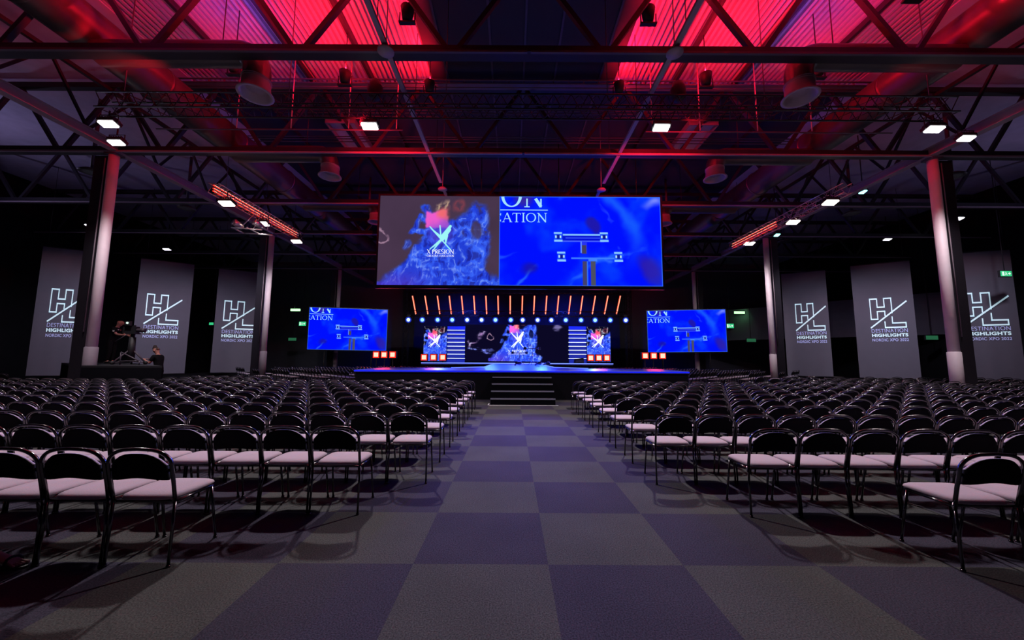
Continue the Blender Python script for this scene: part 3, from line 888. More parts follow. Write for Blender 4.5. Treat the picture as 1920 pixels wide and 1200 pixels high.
def paint_plume(X, Y, bright=1.0, dark_bg=False):
    """ink plume picture; X, Y in 0..1.36 x 0..1, Y down. Colours are sRGB 0..1"""
    wx = X + 0.10 * (fbm(X * 5, Y * 5, 3) - 0.5) + 0.04 * (fbm(X * 14, Y * 14, 9) - .5)
    wy = Y + 0.12 * (fbm(X * 5, Y * 5, 21) - 0.5) + 0.04 * (fbm(X * 14, Y * 14, 33) - .5)
    bg = np.array((70, 52, 74)) / 255 if not dark_bg else np.array((8, 6, 30)) / 255
    c = np.ones(X.shape + (3,)) * bg
    if not dark_bg:
        c = c * (0.92 + 0.16 * fbm(X * 3, Y * 3, 90)[..., None])
    # cone body
    top = 0.28
    half = 0.14 + 0.70 * np.clip(wy - top, 0, 1) ** 1.25
    body = ss(0.03, -0.03, np.abs(wx - 0.72) - half) * ss(top - 0.05, top + 0.05, wy)
    arm = ss(0.13, 0.04, seg(wx, wy, 1.06, 0.90, 1.18, 0.45)) + ss(0.13, 0.04, seg(wx, wy, 1.16, 0.45, 1.12, 0.18)) + ss(0.12, 0.03, seg(wx, wy, 1.10, 0.22, 0.85, 0.38)) + ss(0.07, 0.01, seg(wx, wy, 1.0, 0.35, 1.02, 0.7))
    larm = ss(0.05, 0.01, seg(wx, wy, 0.36, 0.40, 0.46, 0.25)) + ss(0.06, 0.01, seg(wx, wy, 0.46, 0.25, 0.62, 0.30)) + ss(0.08, 0.02, seg(wx, wy, 0.52, 0.13, 0.62, 0.24)) + ss(0.035, 0.01, seg(wx, wy, 0.40, 0.36, 0.62, 0.45))
    foot = ss(0.10, 0.02, seg(wx, wy, 0.08, 0.96, 0.40, 0.78)) * 0.7 + ss(0.09, 0.02, seg(wx, wy, 1.1, 0.93, 1.34, 0.95)) + ss(.06, .02, seg(wx, wy, .0, .98, .4, 1.0)) * .8 + ss(.08, .02, np.hypot(wx - .33, wy - .55)) * .6
    mk = np.clip(body + arm + larm + foot, 0, 1)
    hole = ss(0.085, 0.05, np.hypot((wx - 1.11), (wy - 0.40) * 0.7)) + ss(0.07, 0.045, np.hypot(wx - .44, wy - .50)) * .8
    mk = mk * (1 - np.clip(hole, 0, 1) * 0.85)
    rg = ridged(wx * 9, wy * 7, 40, 4)
    rg2 = ridged(wx * 16 + 3 * wy, wy * 9, 60, 3)
    mk = mk * ss(0.12, 0.42, rg + 0.35 * body + .12 * body * wy)
    blue = np.array((34, 62, 214)) / 255
    c = c * (1 - mk[..., None]) + blue * mk[..., None]
    c = mix(c, (0.24, 0.42, 1.0), mk * ss(0.50, 0.85, rg) * 0.9)
    c = mix(c, (0.55, 0.68, 1.0), mk * ss(0.62, 0.90, rg2) * 0.8)
    c = mix(c, (0.10, 0.08, 0.45), mk * ss(0.50, 0.25, rg2) * 0.6)
    rg3 = ridged(wx * 7 - wy * 2, wy * 12 + wx * 3, 140, 3)
    c = mix(c, (0.42, 0.60, 1.0), mk * ss(0.84, 0.97, rg3) * 0.9)
    c = mix(c, (0.35, 0.22, 0.75), mk * ss(0.25, 0.75, 1 - X) * ss(.75, 1, Y) * .6)
    # pink and peach crown
    pk = ss(0.02, -0.02, np.abs(wx - 0.66) - 0.13) * ss(0.02, -0.02, np.abs(wy - 0.26) - 0.10)
    c = mix(c, (0.93, 0.36, 0.80), pk * ss(.5, .2, X - .45) * 1.0)
    c = mix(c, (0.95, 0.42, 0.42), ss(0.10, 0.02, np.hypot(wx - 0.74, wy - 0.19)) * 0.9)
    c = mix(c, (0.55, 0.25, 0.30), ss(0.09, 0.03, np.hypot(wx - 0.90, wy - 0.12)) * 0.75 * ss(.3, .6, rg))
    c = mix(c, (0.74, 0.62, 0.52), ss(0.11, 0.03, np.hypot(wx - 0.72, (wy - 0.11) * 1.4)) * ss(0.35, 0.75, rg2))
    c = mix(c, (0.7, 0.55, 0.65), ss(0.07, 0.055, np.abs(np.hypot((wx - .03) * 1.4, wy - .46) - .09) + .05) * .8 * ss(.3, .6, rg2))
    # violet glow behind the logo
    c = mix(c, (0.40, 0.30, 0.86), ss(0.20, 0.05, np.hypot(wx - 0.70, (wy - 0.42))) * 0.55)
    return c


def paint_X(c, X, Y, cx, cy, s, col=(0.62, 0.97, 0.97)):
    def st(ax, ay, bx, by, w0, w1):
        nonlocal c
        ax, ay, bx, by = cx + ax * s, cy + ay * s, cx + bx * s, cy + by * s
        dx, dy = bx - ax, by - ay
        h = np.clip(((X - ax) * dx + (Y - ay) * dy) / (dx * dx + dy * dy), 0, 1)
        d = np.hypot(X - ax - h * dx, Y - ay - h * dy)
        w = (w0 + (w1 - w0) * h) * s
        c = mix(c, col, ss(w + 0.006, w, d))
    st(-1.0, -1.0, 0.9, 1.05, 0.03, 0.03)
    st(-0.9, -0.85, 0.1, 0.05, 0.02, 0.13)
    st(0.85, -1.05, 0.05, -0.05, 0.10, 0.12)
    st(0.72, -0.75, 0.15, 0.1, 0.17, 0.16)
    st(0.2, 0.05, -0.95, 1.0, 0.10, 0.02)
    st(0.1, 0.1, -0.7, 1.15, 0.08, 0.02)
    st(-0.1, -1.1, 0.0, -0.2, 0.03, 0.04)
    st(0.5, -0.2, 0.45, 0.45, 0.14, 0.03)
    return c


def paint_blue(X, Y):
    """live picture: X 0..1.8, Y 0..1 down"""
    wx = X + 0.25 * (fbm(X * 2.2, Y * 2.2, 5) - .5); wy = Y + 0.3 * (fbm(X * 2.2, Y * 2.2, 15) - .5)
    c = np.ones(X.shape + (3,)) * np.array((0.0, 0.06, 1.0))
    c = mix(c, (0.02, 0.24, 1.0), ss(0.40, 0.75, fbm(wx * 2.6, wy * 2.6, 51)) * 0.9)
    c = mix(c, (0.10, 0.40, 1.0), ss(0.15, 0.0, np.abs(wx - 1.28 - 0.25 * np.sin(wy * 3))) * ss(0.95, 0.2, Y) * 0.8)
    c = mix(c, (0.18, 0.48, 1.0), ss(0.74, 0.97, ridged(wx * 1.8 + wy, wy * 2.6, 71, 4)) * 0.75)
    c = mix(c, (0.30, 0.55, 1.0), ss(0.80, 0.97, ridged(wx * 3.1 - wy, wy * 2.2, 171, 4)) * 0.55 * ss(0.8, 1.3, X))
    c = mix(c, (0.14, 0.09, 0.62), ss(0.11, 0.05, np.hypot(wx - 1.02, (wy - 0.33) * 0.8)) * 0.85)
    c = mix(c, (0.12, 0.08, 0.60), ss(0.12, 0.03, np.hypot(wx - 0.32, (wy - 0.82))) * 0.7)
    c = mix(c, (0.20, 0.12, 0.62), ss(0.20, 0.06, np.hypot(wx - 1.68, (wy - 0.76))) * 0.8)
    c = mix(c, (0.26, 0.17, 0.55), ss(0.16, 0.05, np.hypot(X - 0.27, (Y + 0.02) * 0.8)) * 0.8)
    c = mix(c, (0.62, 0.66, 1.0), ss(0.10, 0.0, np.hypot((wx - 1.68) * 0.7, wy - 0.06)) * 0.75)
    # stands with clamps
    hi = (0.55, 0.80, 1.0)
    lo = (0.02, 0.05, 0.75)
    def rect(x0, y0, x1, y1, col, a=1.0, soft=0.006):
        nonlocal c
        m = ss(soft, 0, np.maximum(np.maximum(x0 - X, X - x1), np.maximum(y0 - Y, Y - y1)))
        c = mix(c, col, m * a)
    rect(0.70, 0.43, 1.16, 0.505, lo, .7)
    rect(0.71, 0.425, 1.12, 0.437, hi); rect(0.71, 0.50, 1.16, 0.508, (0.3, 0.4, 1.0)); rect(0.74, 0.465, 1.12, 0.470, (0.25, 0.35, 1.0))
    rect(0.91, 0.51, 0.97, 0.64, (0.15, 0.2, 0.95)); rect(0.92, 0.55, 0.962, 0.64, (0.27, 0.25, 0.36)); rect(0.905, 0.51, 0.912, 0.63, hi, .7)
    rect(0.80, 0.688, 1.35, 0.700, (0.25, 0.50, 1.0)); rect(0.99, 0.70, 1.08, 0.725, (0.3, 0.55, 1.0), .8)
    rect(0.925, 0.73, 0.968, 1.0, (0.27, 0.25, 0.42)); rect(1.015, 0.73, 1.062, 1.0, (0.30, 0.31, 0.38)); rect(0.972, 0.73, 0.978, 1.0, (0.2, 0.45, 1.0))
    for (x, y) in ((0.655, 0.455), (1.165, 0.455), (0.69, 0.675), (1.32, 0.675)):
        rect(x - 0.042, y - 0.048, x + 0.042, y + 0.048, (0.10, 0.32, 1.0), .9)
        rect(x - 0.045, y - 0.05, x + 0.038, y - 0.036, hi); rect(x - 0.042, y + 0.036, x + 0.046, y + 0.052, hi)
        rect(x - 0.03, y - 0.012, x - 0.012, y + 0.010, (0.8, 1, 1)); rect(x + 0.014, y - 0.012, x + 0.03, y + 0.010, (0.8, 1, 1))
        rect(x - 0.015, y - 0.02, x + 0.015, y + 0.02, (0.02, 0.03, 0.5), .8)
    # thin bright border
    bd = np.minimum(np.minimum(X, 1.8 - X), np.minimum(Y, 1 - Y))
    c = mix(c, (0.25, 0.5, 1.0), ss(0.012, 0.003, bd) * 0.8)
    return c


def screen_mat(name, strength):
    m = bpy.data.materials.new(name); m.use_nodes = True
    nt = m.node_tree; nt.nodes.clear()
    o = nt.nodes.new('ShaderNodeOutputMaterial'); e = nt.nodes.new('ShaderNodeEmission'); a = nt.nodes.new('ShaderNodeAttribute')
    a.attribute_name = 'picture'
    e.inputs[1].default_value = strength
    nt.links.new(a.outputs['Color'], e.inputs[0]); nt.links.new(e.outputs[0], o.inputs[0])
    return m


SM = screen_mat('led_picture', 1.0)
SM2 = screen_mat('led_picture_bright', 1.35)


def tolin(c):
    c = np.clip(c, 0, 1)
    return np.where(c <= 0.04045, c / 12.92, ((c + 0.055) / 1.055) ** 2.4)


def picture(name, TL, TR, BR, BL, nx, ny, painter, m, parent):
    """grid of lit points with the painted picture, in the plane of the four corners"""
    s = np.linspace(0, 1, nx)[None, :, None]; q = np.linspace(0, 1, ny)[:, None, None]
    TL, TR, BR, BL = (np.array(p) for p in (TL, TR, BR, BL))
    pts = (TL * (1 - s) + TR * s) * (1 - q) + (BL * (1 - s) + BR * s) * q
    me = bpy.data.meshes.new(name)
    nv, nf = nx * ny, (nx - 1) * (ny - 1)
    me.vertices.add(nv); me.vertices.foreach_set('co', pts.reshape(-1))
    i = (np.arange(ny - 1)[:, None] * nx + np.arange(nx - 1)[None, :]).reshape(-1)
    loops = np.stack([i, i + nx, i + nx + 1, i + 1], 1).reshape(-1).astype(np.int32)
    me.loops.add(nf * 4); me.loops.foreach_set('vertex_index', loops)
    me.polygons.add(nf); me.polygons.foreach_set('loop_start', np.arange(nf, dtype=np.int32) * 4)
    me.update(calc_edges=True)
    U, V = np.meshgrid(np.linspace(0, 1, nx), np.linspace(0, 1, ny))
    col = tolin(painter(U, V))
    ca = me.color_attributes.new('picture', 'FLOAT_COLOR', 'POINT')
    ca.data.foreach_set('color', np.concatenate([col, np.ones(col.shape[:2] + (1,))], 2).reshape(-1).astype(np.float32))
    me.materials.append(m)
    o = bpy.data.objects.new(name, me); COL.objects.link(o)
    if parent:
        o.parent = parent; o.matrix_parent_inverse = pmi(parent)
    return o


# small serif alphabet drawn as ribbons, 0..1 high; advance width last
def rib(g, pts, ws, T):
    pts = [Vector((p[0], p[1], 0)) for p in pts]
    L = len(pts); vs = []
    for i, p in enumerate(pts):
        d = (pts[min(i + 1, L - 1)] - pts[max(i - 1, 0)])
        if d.length == 0: d = Vector((1, 0, 0))
        d.normalize(); n = Vector((-d.y, d.x, 0)); w = ws[i] if isinstance(ws, (list, tuple)) else ws
        vs += [T(p + n * w / 2), T(p - n * w / 2)]
    g.add(vs, [(2 * i, 2 * i + 1, 2 * i + 3, 2 * i + 2) for i in range(L - 1)])


def ell(cx, cy, rx, ry, a0, a1, n, wt, wn):
    P_, W = [], []
    for k in range(n + 1):
        a = a0 + (a1 - a0) * k / n
        P_.append((cx + rx * math.cos(a), cy + ry * math.sin(a)))
        W.append(wn + (wt - wn) * abs(math.cos(a)) ** 1.5)
    return P_, W


TK, TN = 0.13, 0.05


def glyph(ch):
    """returns list of (points, widths), advance"""
    def L(x0, y0, x1, y1, w): return ([(x0, y0), (x1, y1)], w)
    def sf(x, y, w=0.24): return ([(x - w / 2, y), (x + w / 2, y)], 0.045)
    if ch == 'O':
        return [ell(0.47, 0.5, 0.40, 0.47, 0, 2 * PI, 28, TK, TN)], 1.0
    if ch == 'C':
        return [ell(0.47, 0.5, 0.40, 0.47, 0.75, 2 * PI - 0.75, 22, TK, TN), L(0.77, 0.70, 0.79, 0.95, 0.05), L(0.77, 0.05, 0.79, 0.28, 0.04)], 0.90
    if ch == 'N':
        return [L(0.17, 0.02, 0.17, 0.98, TN * 1.2), L(0.14, 0.98, 0.80, 0.02, TK), L(0.80, 0.0, 0.80, 0.98, TN * 1.2), sf(0.17, 0.02), sf(0.12, 0.98, 0.2), sf(0.80, 0.98)], 1.0
    if ch == 'A':
        return [L(0.12, 0.02, 0.45, 1.0, TN), L(0.45, 1.0, 0.80, 0.02, TK), L(0.24, 0.36, 0.68, 0.36, TN), sf(0.12, 0.02), sf(0.80, 0.02)], 0.92
    if ch == 'T':
        return [L(0.40, 0.02, 0.40, 0.96, TK), L(0.04, 0.96, 0.76, 0.96, TN * 1.2), sf(0.40, 0.02, 0.3), L(0.05, 0.96, 0.04, 0.78, 0.04), L(0.75, 0.96, 0.76, 0.78, 0.04)], 0.82
    if ch == 'I':
        return [L(0.2, 0.02, 0.2, 0.98, TK), sf(0.2, 0.02, 0.3), sf(0.2, 0.98, 0.3)], 0.42
    if ch == 'X':
        return [L(0.10, 0.98, 0.78, 0.02, TK), L(0.76, 0.98, 0.12, 0.02, TN), sf(0.12, 0.98), sf(0.76, 0.98), sf(0.12, 0.02), sf(0.76, 0.02)], 0.92
    if ch in 'PR':
        r_ = [L(0.2, 0.02, 0.2, 0.98, TK), sf(0.2, 0.02, 0.3), L(0.1, 0.96, 0.38, 0.96, TN), L(0.2, 0.48, 0.38, 0.48, TN), ell(0.36, 0.72, 0.22, 0.24, -PI / 2, PI / 2, 12, TK, TN)]
        if ch == 'R': r_.append(L(0.36, 0.48, 0.72, 0.02, TK))
        return r_, 0.68 if ch == 'P' else 0.78
    if ch in 'EF':
        return [L(0.2, 0.02, 0.2, 0.98, TK), L(0.1, 0.97, 0.62, 0.97, TN), L(0.2, 0.52, 0.52, 0.52, TN)] + ([L(0.1, 0.03, 0.65, 0.03, TN)] if ch == 'E' else []) + [L(0.62, 0.98, 0.62, 0.82, 0.04), L(0.65, 0.02, 0.65, 0.2, 0.04)], 0.74
    if ch == 'S':
        a = ell(0.32, 0.74, 0.20, 0.23, 0.5, PI * 1.5, 12, TK, TN); b2 = ell(0.32, 0.27, 0.22, 0.24, PI / 2, -PI + 0.4, 12, TK, TN)
        return [a, b2], 0.64
    if ch == 'U':
        return [([(0.2, 0.98), (0.2, 0.35)], TK), ell(0.46, 0.35, 0.27, 0.33, PI, 2 * PI, 12, TK, TN), L(0.73, 0.35, 0.73, 0.98, TN), sf(0.2, 0.98), sf(0.73, 0.98)], 0.92
    if ch == 'D':
        return [L(0.2, 0.02, 0.2, 0.98, TK), L(0.1, 0.97, 0.40, 0.97, TN), L(0.1, 0.03, 0.40, 0.03, TN), ell(0.38, 0.5, 0.40, 0.47, -PI / 2, PI / 2, 16, TK, TN)], 0.94
    if ch == 'V':
        return [L(0.08, 0.98, 0.42, 0.0, TK), L(0.42, 0.0, 0.74, 0.98, TN), sf(0.1, 0.98), sf(0.74, 0.98)], 0.84
    return [], 0.45


def serif(g, text, x0, y0, h, width, T, clip=None):
    """text fitted to a given width; T maps (x,y) of the plane to 3D; y up from baseline y0; clip=(xmin,ymax)"""
    adv = sum(glyph(c)[1] for c in text) or 1
    sx = width / (adv * h)
    x = x0
    for ch in text:
        gl, a = glyph(ch)
        for pts, ws in gl:
            # densify, scale and clip
            pp = []; ww = []
            for i in range(len(pts)):
                pp.append(pts[i]); ww.append(ws[i] if isinstance(ws, (list, tuple)) else ws)
            dens = []; dw = []
            for i in range(len(pp) - 1):
                for q in range(8):
                    f = q / 8
                    dens.append((pp[i][0] * (1 - f) + pp[i + 1][0] * f, pp[i][1] * (1 - f) + pp[i + 1][1] * f)); dw.append(ww[i] * (1 - f) + ww[i + 1] * f)
            dens.append(pp[-1]); dw.append(ww[-1])
            cur, cw = [], []
            for (px, py), w in zip(dens, dw):
                X_, Y_ = x + px * h * sx, y0 + py * h
                if clip and (X_ < clip[0] or Y_ > clip[1]):
                    if len(cur) > 1: rib(g, cur, cw, T)
                    cur, cw = [], []
                    continue
                cur.append((X_, Y_)); cw.append(w * h)
            if len(cur) > 1: rib(g, cur, cw, T)
        x += a * h * sx


def plane_map(TL, TR, BL, off=0.02):
    """unit map: x 0..1 across, y 0..1 down -> 3D, lifted towards the audience"""
    TL, TR, BL = Vector(TL), Vector(TR), Vector(BL)
    n = (TR - TL).cross(BL - TL).normalized()
    if n.y > 0: n = -n
    return lambda x, y: TL + (TR - TL) * x + (BL - TL) * y + n * off


def live_screen(TL, TR, BR, BL, label, grp, nx, ny, x_is='blue_screen'):
    c = (TL + BR) / 2
    t = thing(x_is, label, 'screen', (c.x, c.y, BL.z), 0, grp)
    picture('picture', TL, TR, BR, BL, nx, ny, lambda U, V: paint_blue(U * 1.8, V), SM, t)
    mp_ = plane_map(TL, TR, BL, 0.03)
    H = (BL - TL).length; Wd = (TR - TL).length
    T = lambda p: mp_(p.x / Wd, 1 - p.y / H)
    g = MB()
    serif(g, 'ON', 0.010 * Wd, H * 0.875, H * 0.26, Wd * 0.275, T, clip=(0.0, H * 0.995))
    rib(g, [(0.005 * Wd, H * 0.843), (0.30 * Wd, H * 0.843)], H * 0.009, T)
    serif(g, 'CATION', -0.045 * Wd, H * 0.705, H * 0.105, Wd * 0.345, T, clip=(0.004 * Wd, H))
    g.build('lettering', E['scrtext'], t)
    return t


def backing(t, TL, TR, BR, BL, e=0.06, d=0.18, m='frame', name='cabinet'):
    TL, TR, BR, BL = map(Vector, (TL, TR, BR, BL))
    n = (TR - TL).cross(BL - TL).normalized()
    if n.y < 0: n = -n
    r = (TR - TL).normalized() * e; u = (TL - BL).normalized() * e
    q = [TL - r + u, TR + r + u, BR + r - u, BL - r - u]
    g = MB(); g.add([p + n * 0.01 for p in q] + [p + n * d for p in q], [(0, 3, 2, 1), (4, 5, 6, 7), (0, 1, 5, 4), (1, 2, 6, 5), (2, 3, 7, 6), (3, 0, 4, 7)])
    g.build(name, M[m], t)


# big hanging screen: plume picture and live picture
DS = 15.1
TL, TR = P(713, 367, DS), P(1238.5, 370, DS)
BL, BR = P(707, 533.5, DS), P(1242, 538, DS)
zt = (TL.z + TR.z) / 2; zb = (BL.z + BR.z) / 2
xl = (TL.x + BL.x) / 2; xr = (TR.x + BR.x) / 2
xm = P(936, 450, DS).x
t = thing('plume_screen', 'left part of the big hanging screen showing a blue ink plume and logo', 'screen', ((xl + xm) / 2, DS, zb))
V3 = lambda x, z, y=DS: Vector((x, y, z))


def pm(U, V):
    X = U * 1.36; Y = V
    c = paint_plume(X, Y)
    return paint_X(c, X, Y, 0.70, 0.475, 0.125)


picture('picture', V3(xl, zt), V3(xm, zt), V3(xm, zb), V3(xl, zb), 420, 310, pm, SM, t)
g = MB(); Wd = xm - xl; H = zt - zb
T = lambda p: Vector((xl + p.x, DS - 0.03, zb + p.y))
serif(g, 'X', Wd * 0.405, H * 0.345, H * 0.048, Wd * 0.03, T)
serif(g, 'PRESION', Wd * 0.445, H * 0.345, H * 0.048, Wd * 0.185, T)
serif(g, 'CREATIVE EDUCATION', Wd * 0.405, H * 0.312, H * 0.022, Wd * 0.225, T)
g.build('lettering', E['scrwhite'], t)
backing(t, V3(xl, zt), V3(xm, zt), V3(xm, zb), V3(xl, zb), e=0.0)
t = live_screen(V3(xm, zt), V3(xr, zt), V3(xr, zb), V3(xm, zb), 'right part of the big hanging screen showing blue live picture', None, 420, 240)
backing(t, V3(xm, zt), V3(xr, zt), V3(xr, zb), V3(xm, zb), e=0.0)
t = thing('screen_rigging', 'black frame and hanging cables carrying the big screen', 'frame', ((xl + xr) / 2, DS, zb))
g = MB()
for a, b_ in (((xl - .07, zb - .07), (xr + .07, zb)), ((xl - .07, zt), (xr + .07, zt + .07)), ((xl - .07, zb), (xl, zt)), ((xr, zb), (xr + .07, zt))):
    g.box((a[0], DS - .03, a[1]), (b_[0], DS + .25, b_[1]))
g.build('outer_frame', M['frame'], t)
for q in (0.08, 0.36, 0.64, 0.92):
    x = xl + (xr - xl) * q
    g = MB(); g.tube([(x, DS + 0.12, zt + 0.07), (x, DS + 0.12, ZR - 0.3)], 0.02, 6); g.build('cable', M['truss'], t)
# black masking cloth below the screen edge, far portal
g = MB(); g.box((xl - 0.1, DS + 0.06, zb - 0.12), (xr + 0.1, DS + 0.2, zb - 0.07)); tag(g.build('screen_bumper', M['truss']), 'dark rail under the lower edge of the big screen', 'rail')

# side screens with the same live picture
for sd, q in (('left', [P(580.5, 576, 26.6), P(727, 581, 27.6), P(724, 657.5, 27.6), P(576, 655, 26.6)]),
              ('right', [P(1213, 583, 27.6), P(1360.5, 580, 26.6), P(1363, 659.5, 26.6), P(1215, 660.5, 27.6)])):
    TL, TR, BR, BL = q
    TL.x = BL.x = (TL.x + BL.x) / 2; TR.x = BR.x = (TR.x + BR.x) / 2
    t = live_screen(TL, TR, BR, BL, 'smaller blue live picture screen standing on the %s of the stage' % sd, 'blue live picture screens', 230, 130)
    backing(t, TL, TR, BR, BL)
    for f in (0.2, 0.8):
        p = BL.lerp(BR, f) + Vector((0, 0.15, 0))
        g = MB(); g.tube([p, (p.x, p.y, 0.0)], 0.04, 8); g.build('leg', M['black'], t)

# stage wall screens
def stage_screen(u0, u1, v0, v1, D, label, painter, nx, ny, text=False):
    a, b_ = P(u0, (v0 + v1) / 2, D), P(u1, (v0 + v1) / 2, D)
    zt_, zb_ = P((u0 + u1) / 2, v0, D).z, P((u0 + u1) / 2, v1, D).z
    zb_ = max(zb_, ZS + 0.02)
    t = thing('stage_screen', label, 'screen', ((a.x + b_.x) / 2, D, zb_))
    picture('picture', V3(a.x, zt_, D), V3(b_.x, zt_, D), V3(b_.x, zb_, D), V3(a.x, zb_, D), nx, ny, painter, SM2, t)
    backing(t, V3(a.x, zt_, D), V3(b_.x, zt_, D), V3(b_.x, zb_, D), V3(a.x, zb_, D), e=0.03)
    if text:
        Wd = b_.x - a.x; H = zt_ - zb_
        T = lambda p: Vector((a.x + p.x, D - 0.03, zb_ + p.y))
        g = MB(); serif(g, 'X PRESION', Wd * 0.415, H * 0.235, H * 0.075, Wd * 0.18, T); serif(g, 'CREATIVE EDUCATION', Wd * 0.415, H * 0.185, H * 0.035, Wd * 0.18, T)
        g.build('lettering', E['scrwhite'], t)


def pc(U, V):
    X = (U * 194 - 97) / 71.0 + 0.72; Y = V * 0.88 + 0.16
    c = paint_plume(X, Y, dark_bg=True)
    wx = U + 0.05 * (fbm(U * 9, V * 9, 4) - .5); wy = V + 0.25 * (fbm(U * 9, V * 9, 6) - .5)
    rg = ridged(U * 14, V * 7, 12, 3)
    c = mix(c, (0.55, 0.42, 0.62), ss(0.05, 0.0, seg(wx, wy, 0.05, 0.55, 0.17, 0.2) + 0) * ss(.45, .75, rg))
    c = mix(c, (0.45, 0.50, 0.90), ss(0.04, 0.0, seg(wx, wy, 0.05, 0.6, 0.3, 0.8)) * ss(.45, .75, rg))
    c = mix(c, (0.45, 0.42, 0.62), ss(0.06, 0.02, np.hypot(wx - .90, (wy - .08) * .6)) * .9)
    c = mix(c, (0.8, 0.9, 1.0), ss(0.66, 0.92, ridged(X * 10 + Y * 3, Y * 6, 77, 3)) * (np.linalg.norm(c, axis=2) > .5) * .85)
    return paint_X(c, X, Y, 0.74, 0.52, 0.17, (0.95, 1.0, 1.0))


stage_screen(872, 1066, 609, 677.5, 32.0, 'middle stage screen showing a bright ink plume with white logo', pc, 300, 110, True)


def psd(U, V):
    X = U * 0.60 + 0.42; Y = V * 1.0
    c = paint_plume(X, Y, dark_bg=True)
    c = mix(c, (0.25, 0.35, 0.85), ss(.55, .9, V) * .5)
    c = mix(c, (0.9, 0.93, 1.0), ss(0.62, 0.92, ridged(X * 10, Y * 8, 31, 3)) * .8 * ss(1.0, .5, V))
    c = mix(c, (0.95, 0.25, 0.40), ss(0.12, 0.04, np.hypot(U - .45, (V - .15) * .9)) * .8 * ss(.4, .7, ridged(X * 14, Y * 14, 8, 3)))
    return paint_X(c, X, Y, 0.70, 0.42, 0.16, (0.95, 1.0, 1.0))


stage_screen(794.5, 837.5, 612, 677, 31.6, 'narrow stage screen with ink plume on the left of the stage', psd, 90, 130)
stage_screen(1100.5, 1144.5, 613, 678, 31.6, 'narrow stage screen with ink plume on the right of the stage', psd, 90, 130)

# ------------------------------------------------------------------ stands and low armchair on the catwalk
def tstand(x, y, h, label, cl=True):
    t = thing('clamp_stand', label, 'stand', (x, y, ZS), 0, 'mannequin clamp stands on the catwalk')
    for a in (0.3, 2.4, 4.5):
        g = MB(); g.tube([(x, y, ZS + 0.25), (x + 0.35 * math.cos(a), y + 0.35 * math.sin(a), ZS + 0.02)], 0.014, 6); g.build('leg', M['chrome'], t)
    g = MB(); g.tube([(x, y, ZS + 0.2), (x, y, ZS + h)], 0.02, 8); g.build('pole', M['chrome'], t)
    g = MB(); g.tube([(x - 0.45, y, ZS + h), (x + 0.45, y, ZS + h)], 0.025, 8); g.build('crossbar', M['chrome'], t)
    for s in (-1, 1):
        g = MB(); g.box((x + s * 0.45 - 0.08, y - 0.06, ZS + h - 0.07), (x + s * 0.45 + 0.08, y + 0.06, ZS + h + 0.09)); g.build('clamp', M['chrome'], t)


tstand(P(998, 690, 22.5).x, 22.5, 1.0, 'tall chrome clamp stand on the catwalk, the right one')
tstand(P(974, 690, 24.0).x, 24.0, 0.75, 'shorter chrome clamp stand on the catwalk, the left one')
for k, (u, D) in enumerate(((970, 21.5), (1008, 21.8), (1024, 22.5))):
    c = P(u, 690, D)
    t = thing('foam_head', 'small pale mannequin head lying on the catwalk, %s from the left' % ORD[k], 'mannequin head', (c.x, D, ZS), 0, 'mannequin heads lying on the catwalk')
    g = MB(); g.lathe([(0.001, 0.26), (0.07, 0.24), (0.10, 0.15), (0.08, 0.05), (0.05, -0.02), (0.06, -0.12), (0.001, -0.13)], (c.x, D, ZS + 0.11), 16, axis=Vector((1, 0.2, 0.12))); g.build('head', M['chrome'], t)
    g = MB(); g.box((c.x - 0.18, D - 0.1, ZS), (c.x - 0.08, D + 0.1, ZS + 0.05)); g.build('base', M['black'], t)
c = P(1084, 690, 21.5)
t = thing('stage_wedge', 'dark wedge speaker resting beside the catwalk on the stage edge', 'speaker', (c.x, 27.9, ZS))
cx_ = P(1085, 684, 27.9).x
g = MB(); g.add([(cx_ - .35, 27.6, ZS), (cx_ + .35, 27.6, ZS), (cx_ + .35, 28.1, ZS), (cx_ - .35, 28.1, ZS), (cx_ - .3, 27.7, ZS + .35), (cx_ + .35, 27.7, ZS + .45), (cx_ + .35, 28.1, ZS + .45), (cx_ - .3, 28.1, ZS + .35)],
                [(0, 3, 2, 1), (4, 5, 6, 7), (0, 1, 5, 4), (1, 2, 6, 5), (2, 3, 7, 6), (3, 0, 4, 7)]); g.build('cabinet', M['black'], t)
g = MB(); g.box((cx_ - .28, 27.63, ZS + .06), (cx_ + .28, 27.66, ZS + .3)); g.build('grille', M['steel2'], t)


# ================================================================== BANNERS
def text_mesh(txt, width, height, bold=0.0):
    cu = bpy.data.curves.new('lettering', 'FONT'); cu.body = txt; cu.size = 1.0; cu.offset = bold; cu.space_character = 1.08
    ob = bpy.data.objects.new('tmp', cu); COL.objects.link(ob)
    dg = bpy.context.evaluated_depsgraph_get()
    me = bpy.data.meshes.new_from_object(ob.evaluated_get(dg))
    bpy.data.objects.remove(ob); bpy.data.curves.remove(cu)
    n = len(me.vertices); co = np.empty(n * 3); me.vertices.foreach_get('co', co); co = co.reshape(-1, 3)
    mn, mx_ = co.min(0), co.max(0)
    co[:, 0] = (co[:, 0] - mn[0]) / (mx_[0] - mn[0]) * width
    co[:, 1] = (co[:, 1] - mn[1]) / (mx_[1] - mn[1]) * height
    fs = [tuple(p.vertices) for p in me.polygons]
    bpy.data.meshes.remove(me)
    return co, fs


TXT = [(text_mesh('DESTINATION', 1.0, 1.0, 0.0), 'logo2'), (text_mesh('HIGHLIGHTS', 1.0, 1.0, 0.035), 'logo'), (text_mesh('NORDIC XPO 2022', 1.0, 1.0, 0.015), 'logo2')]


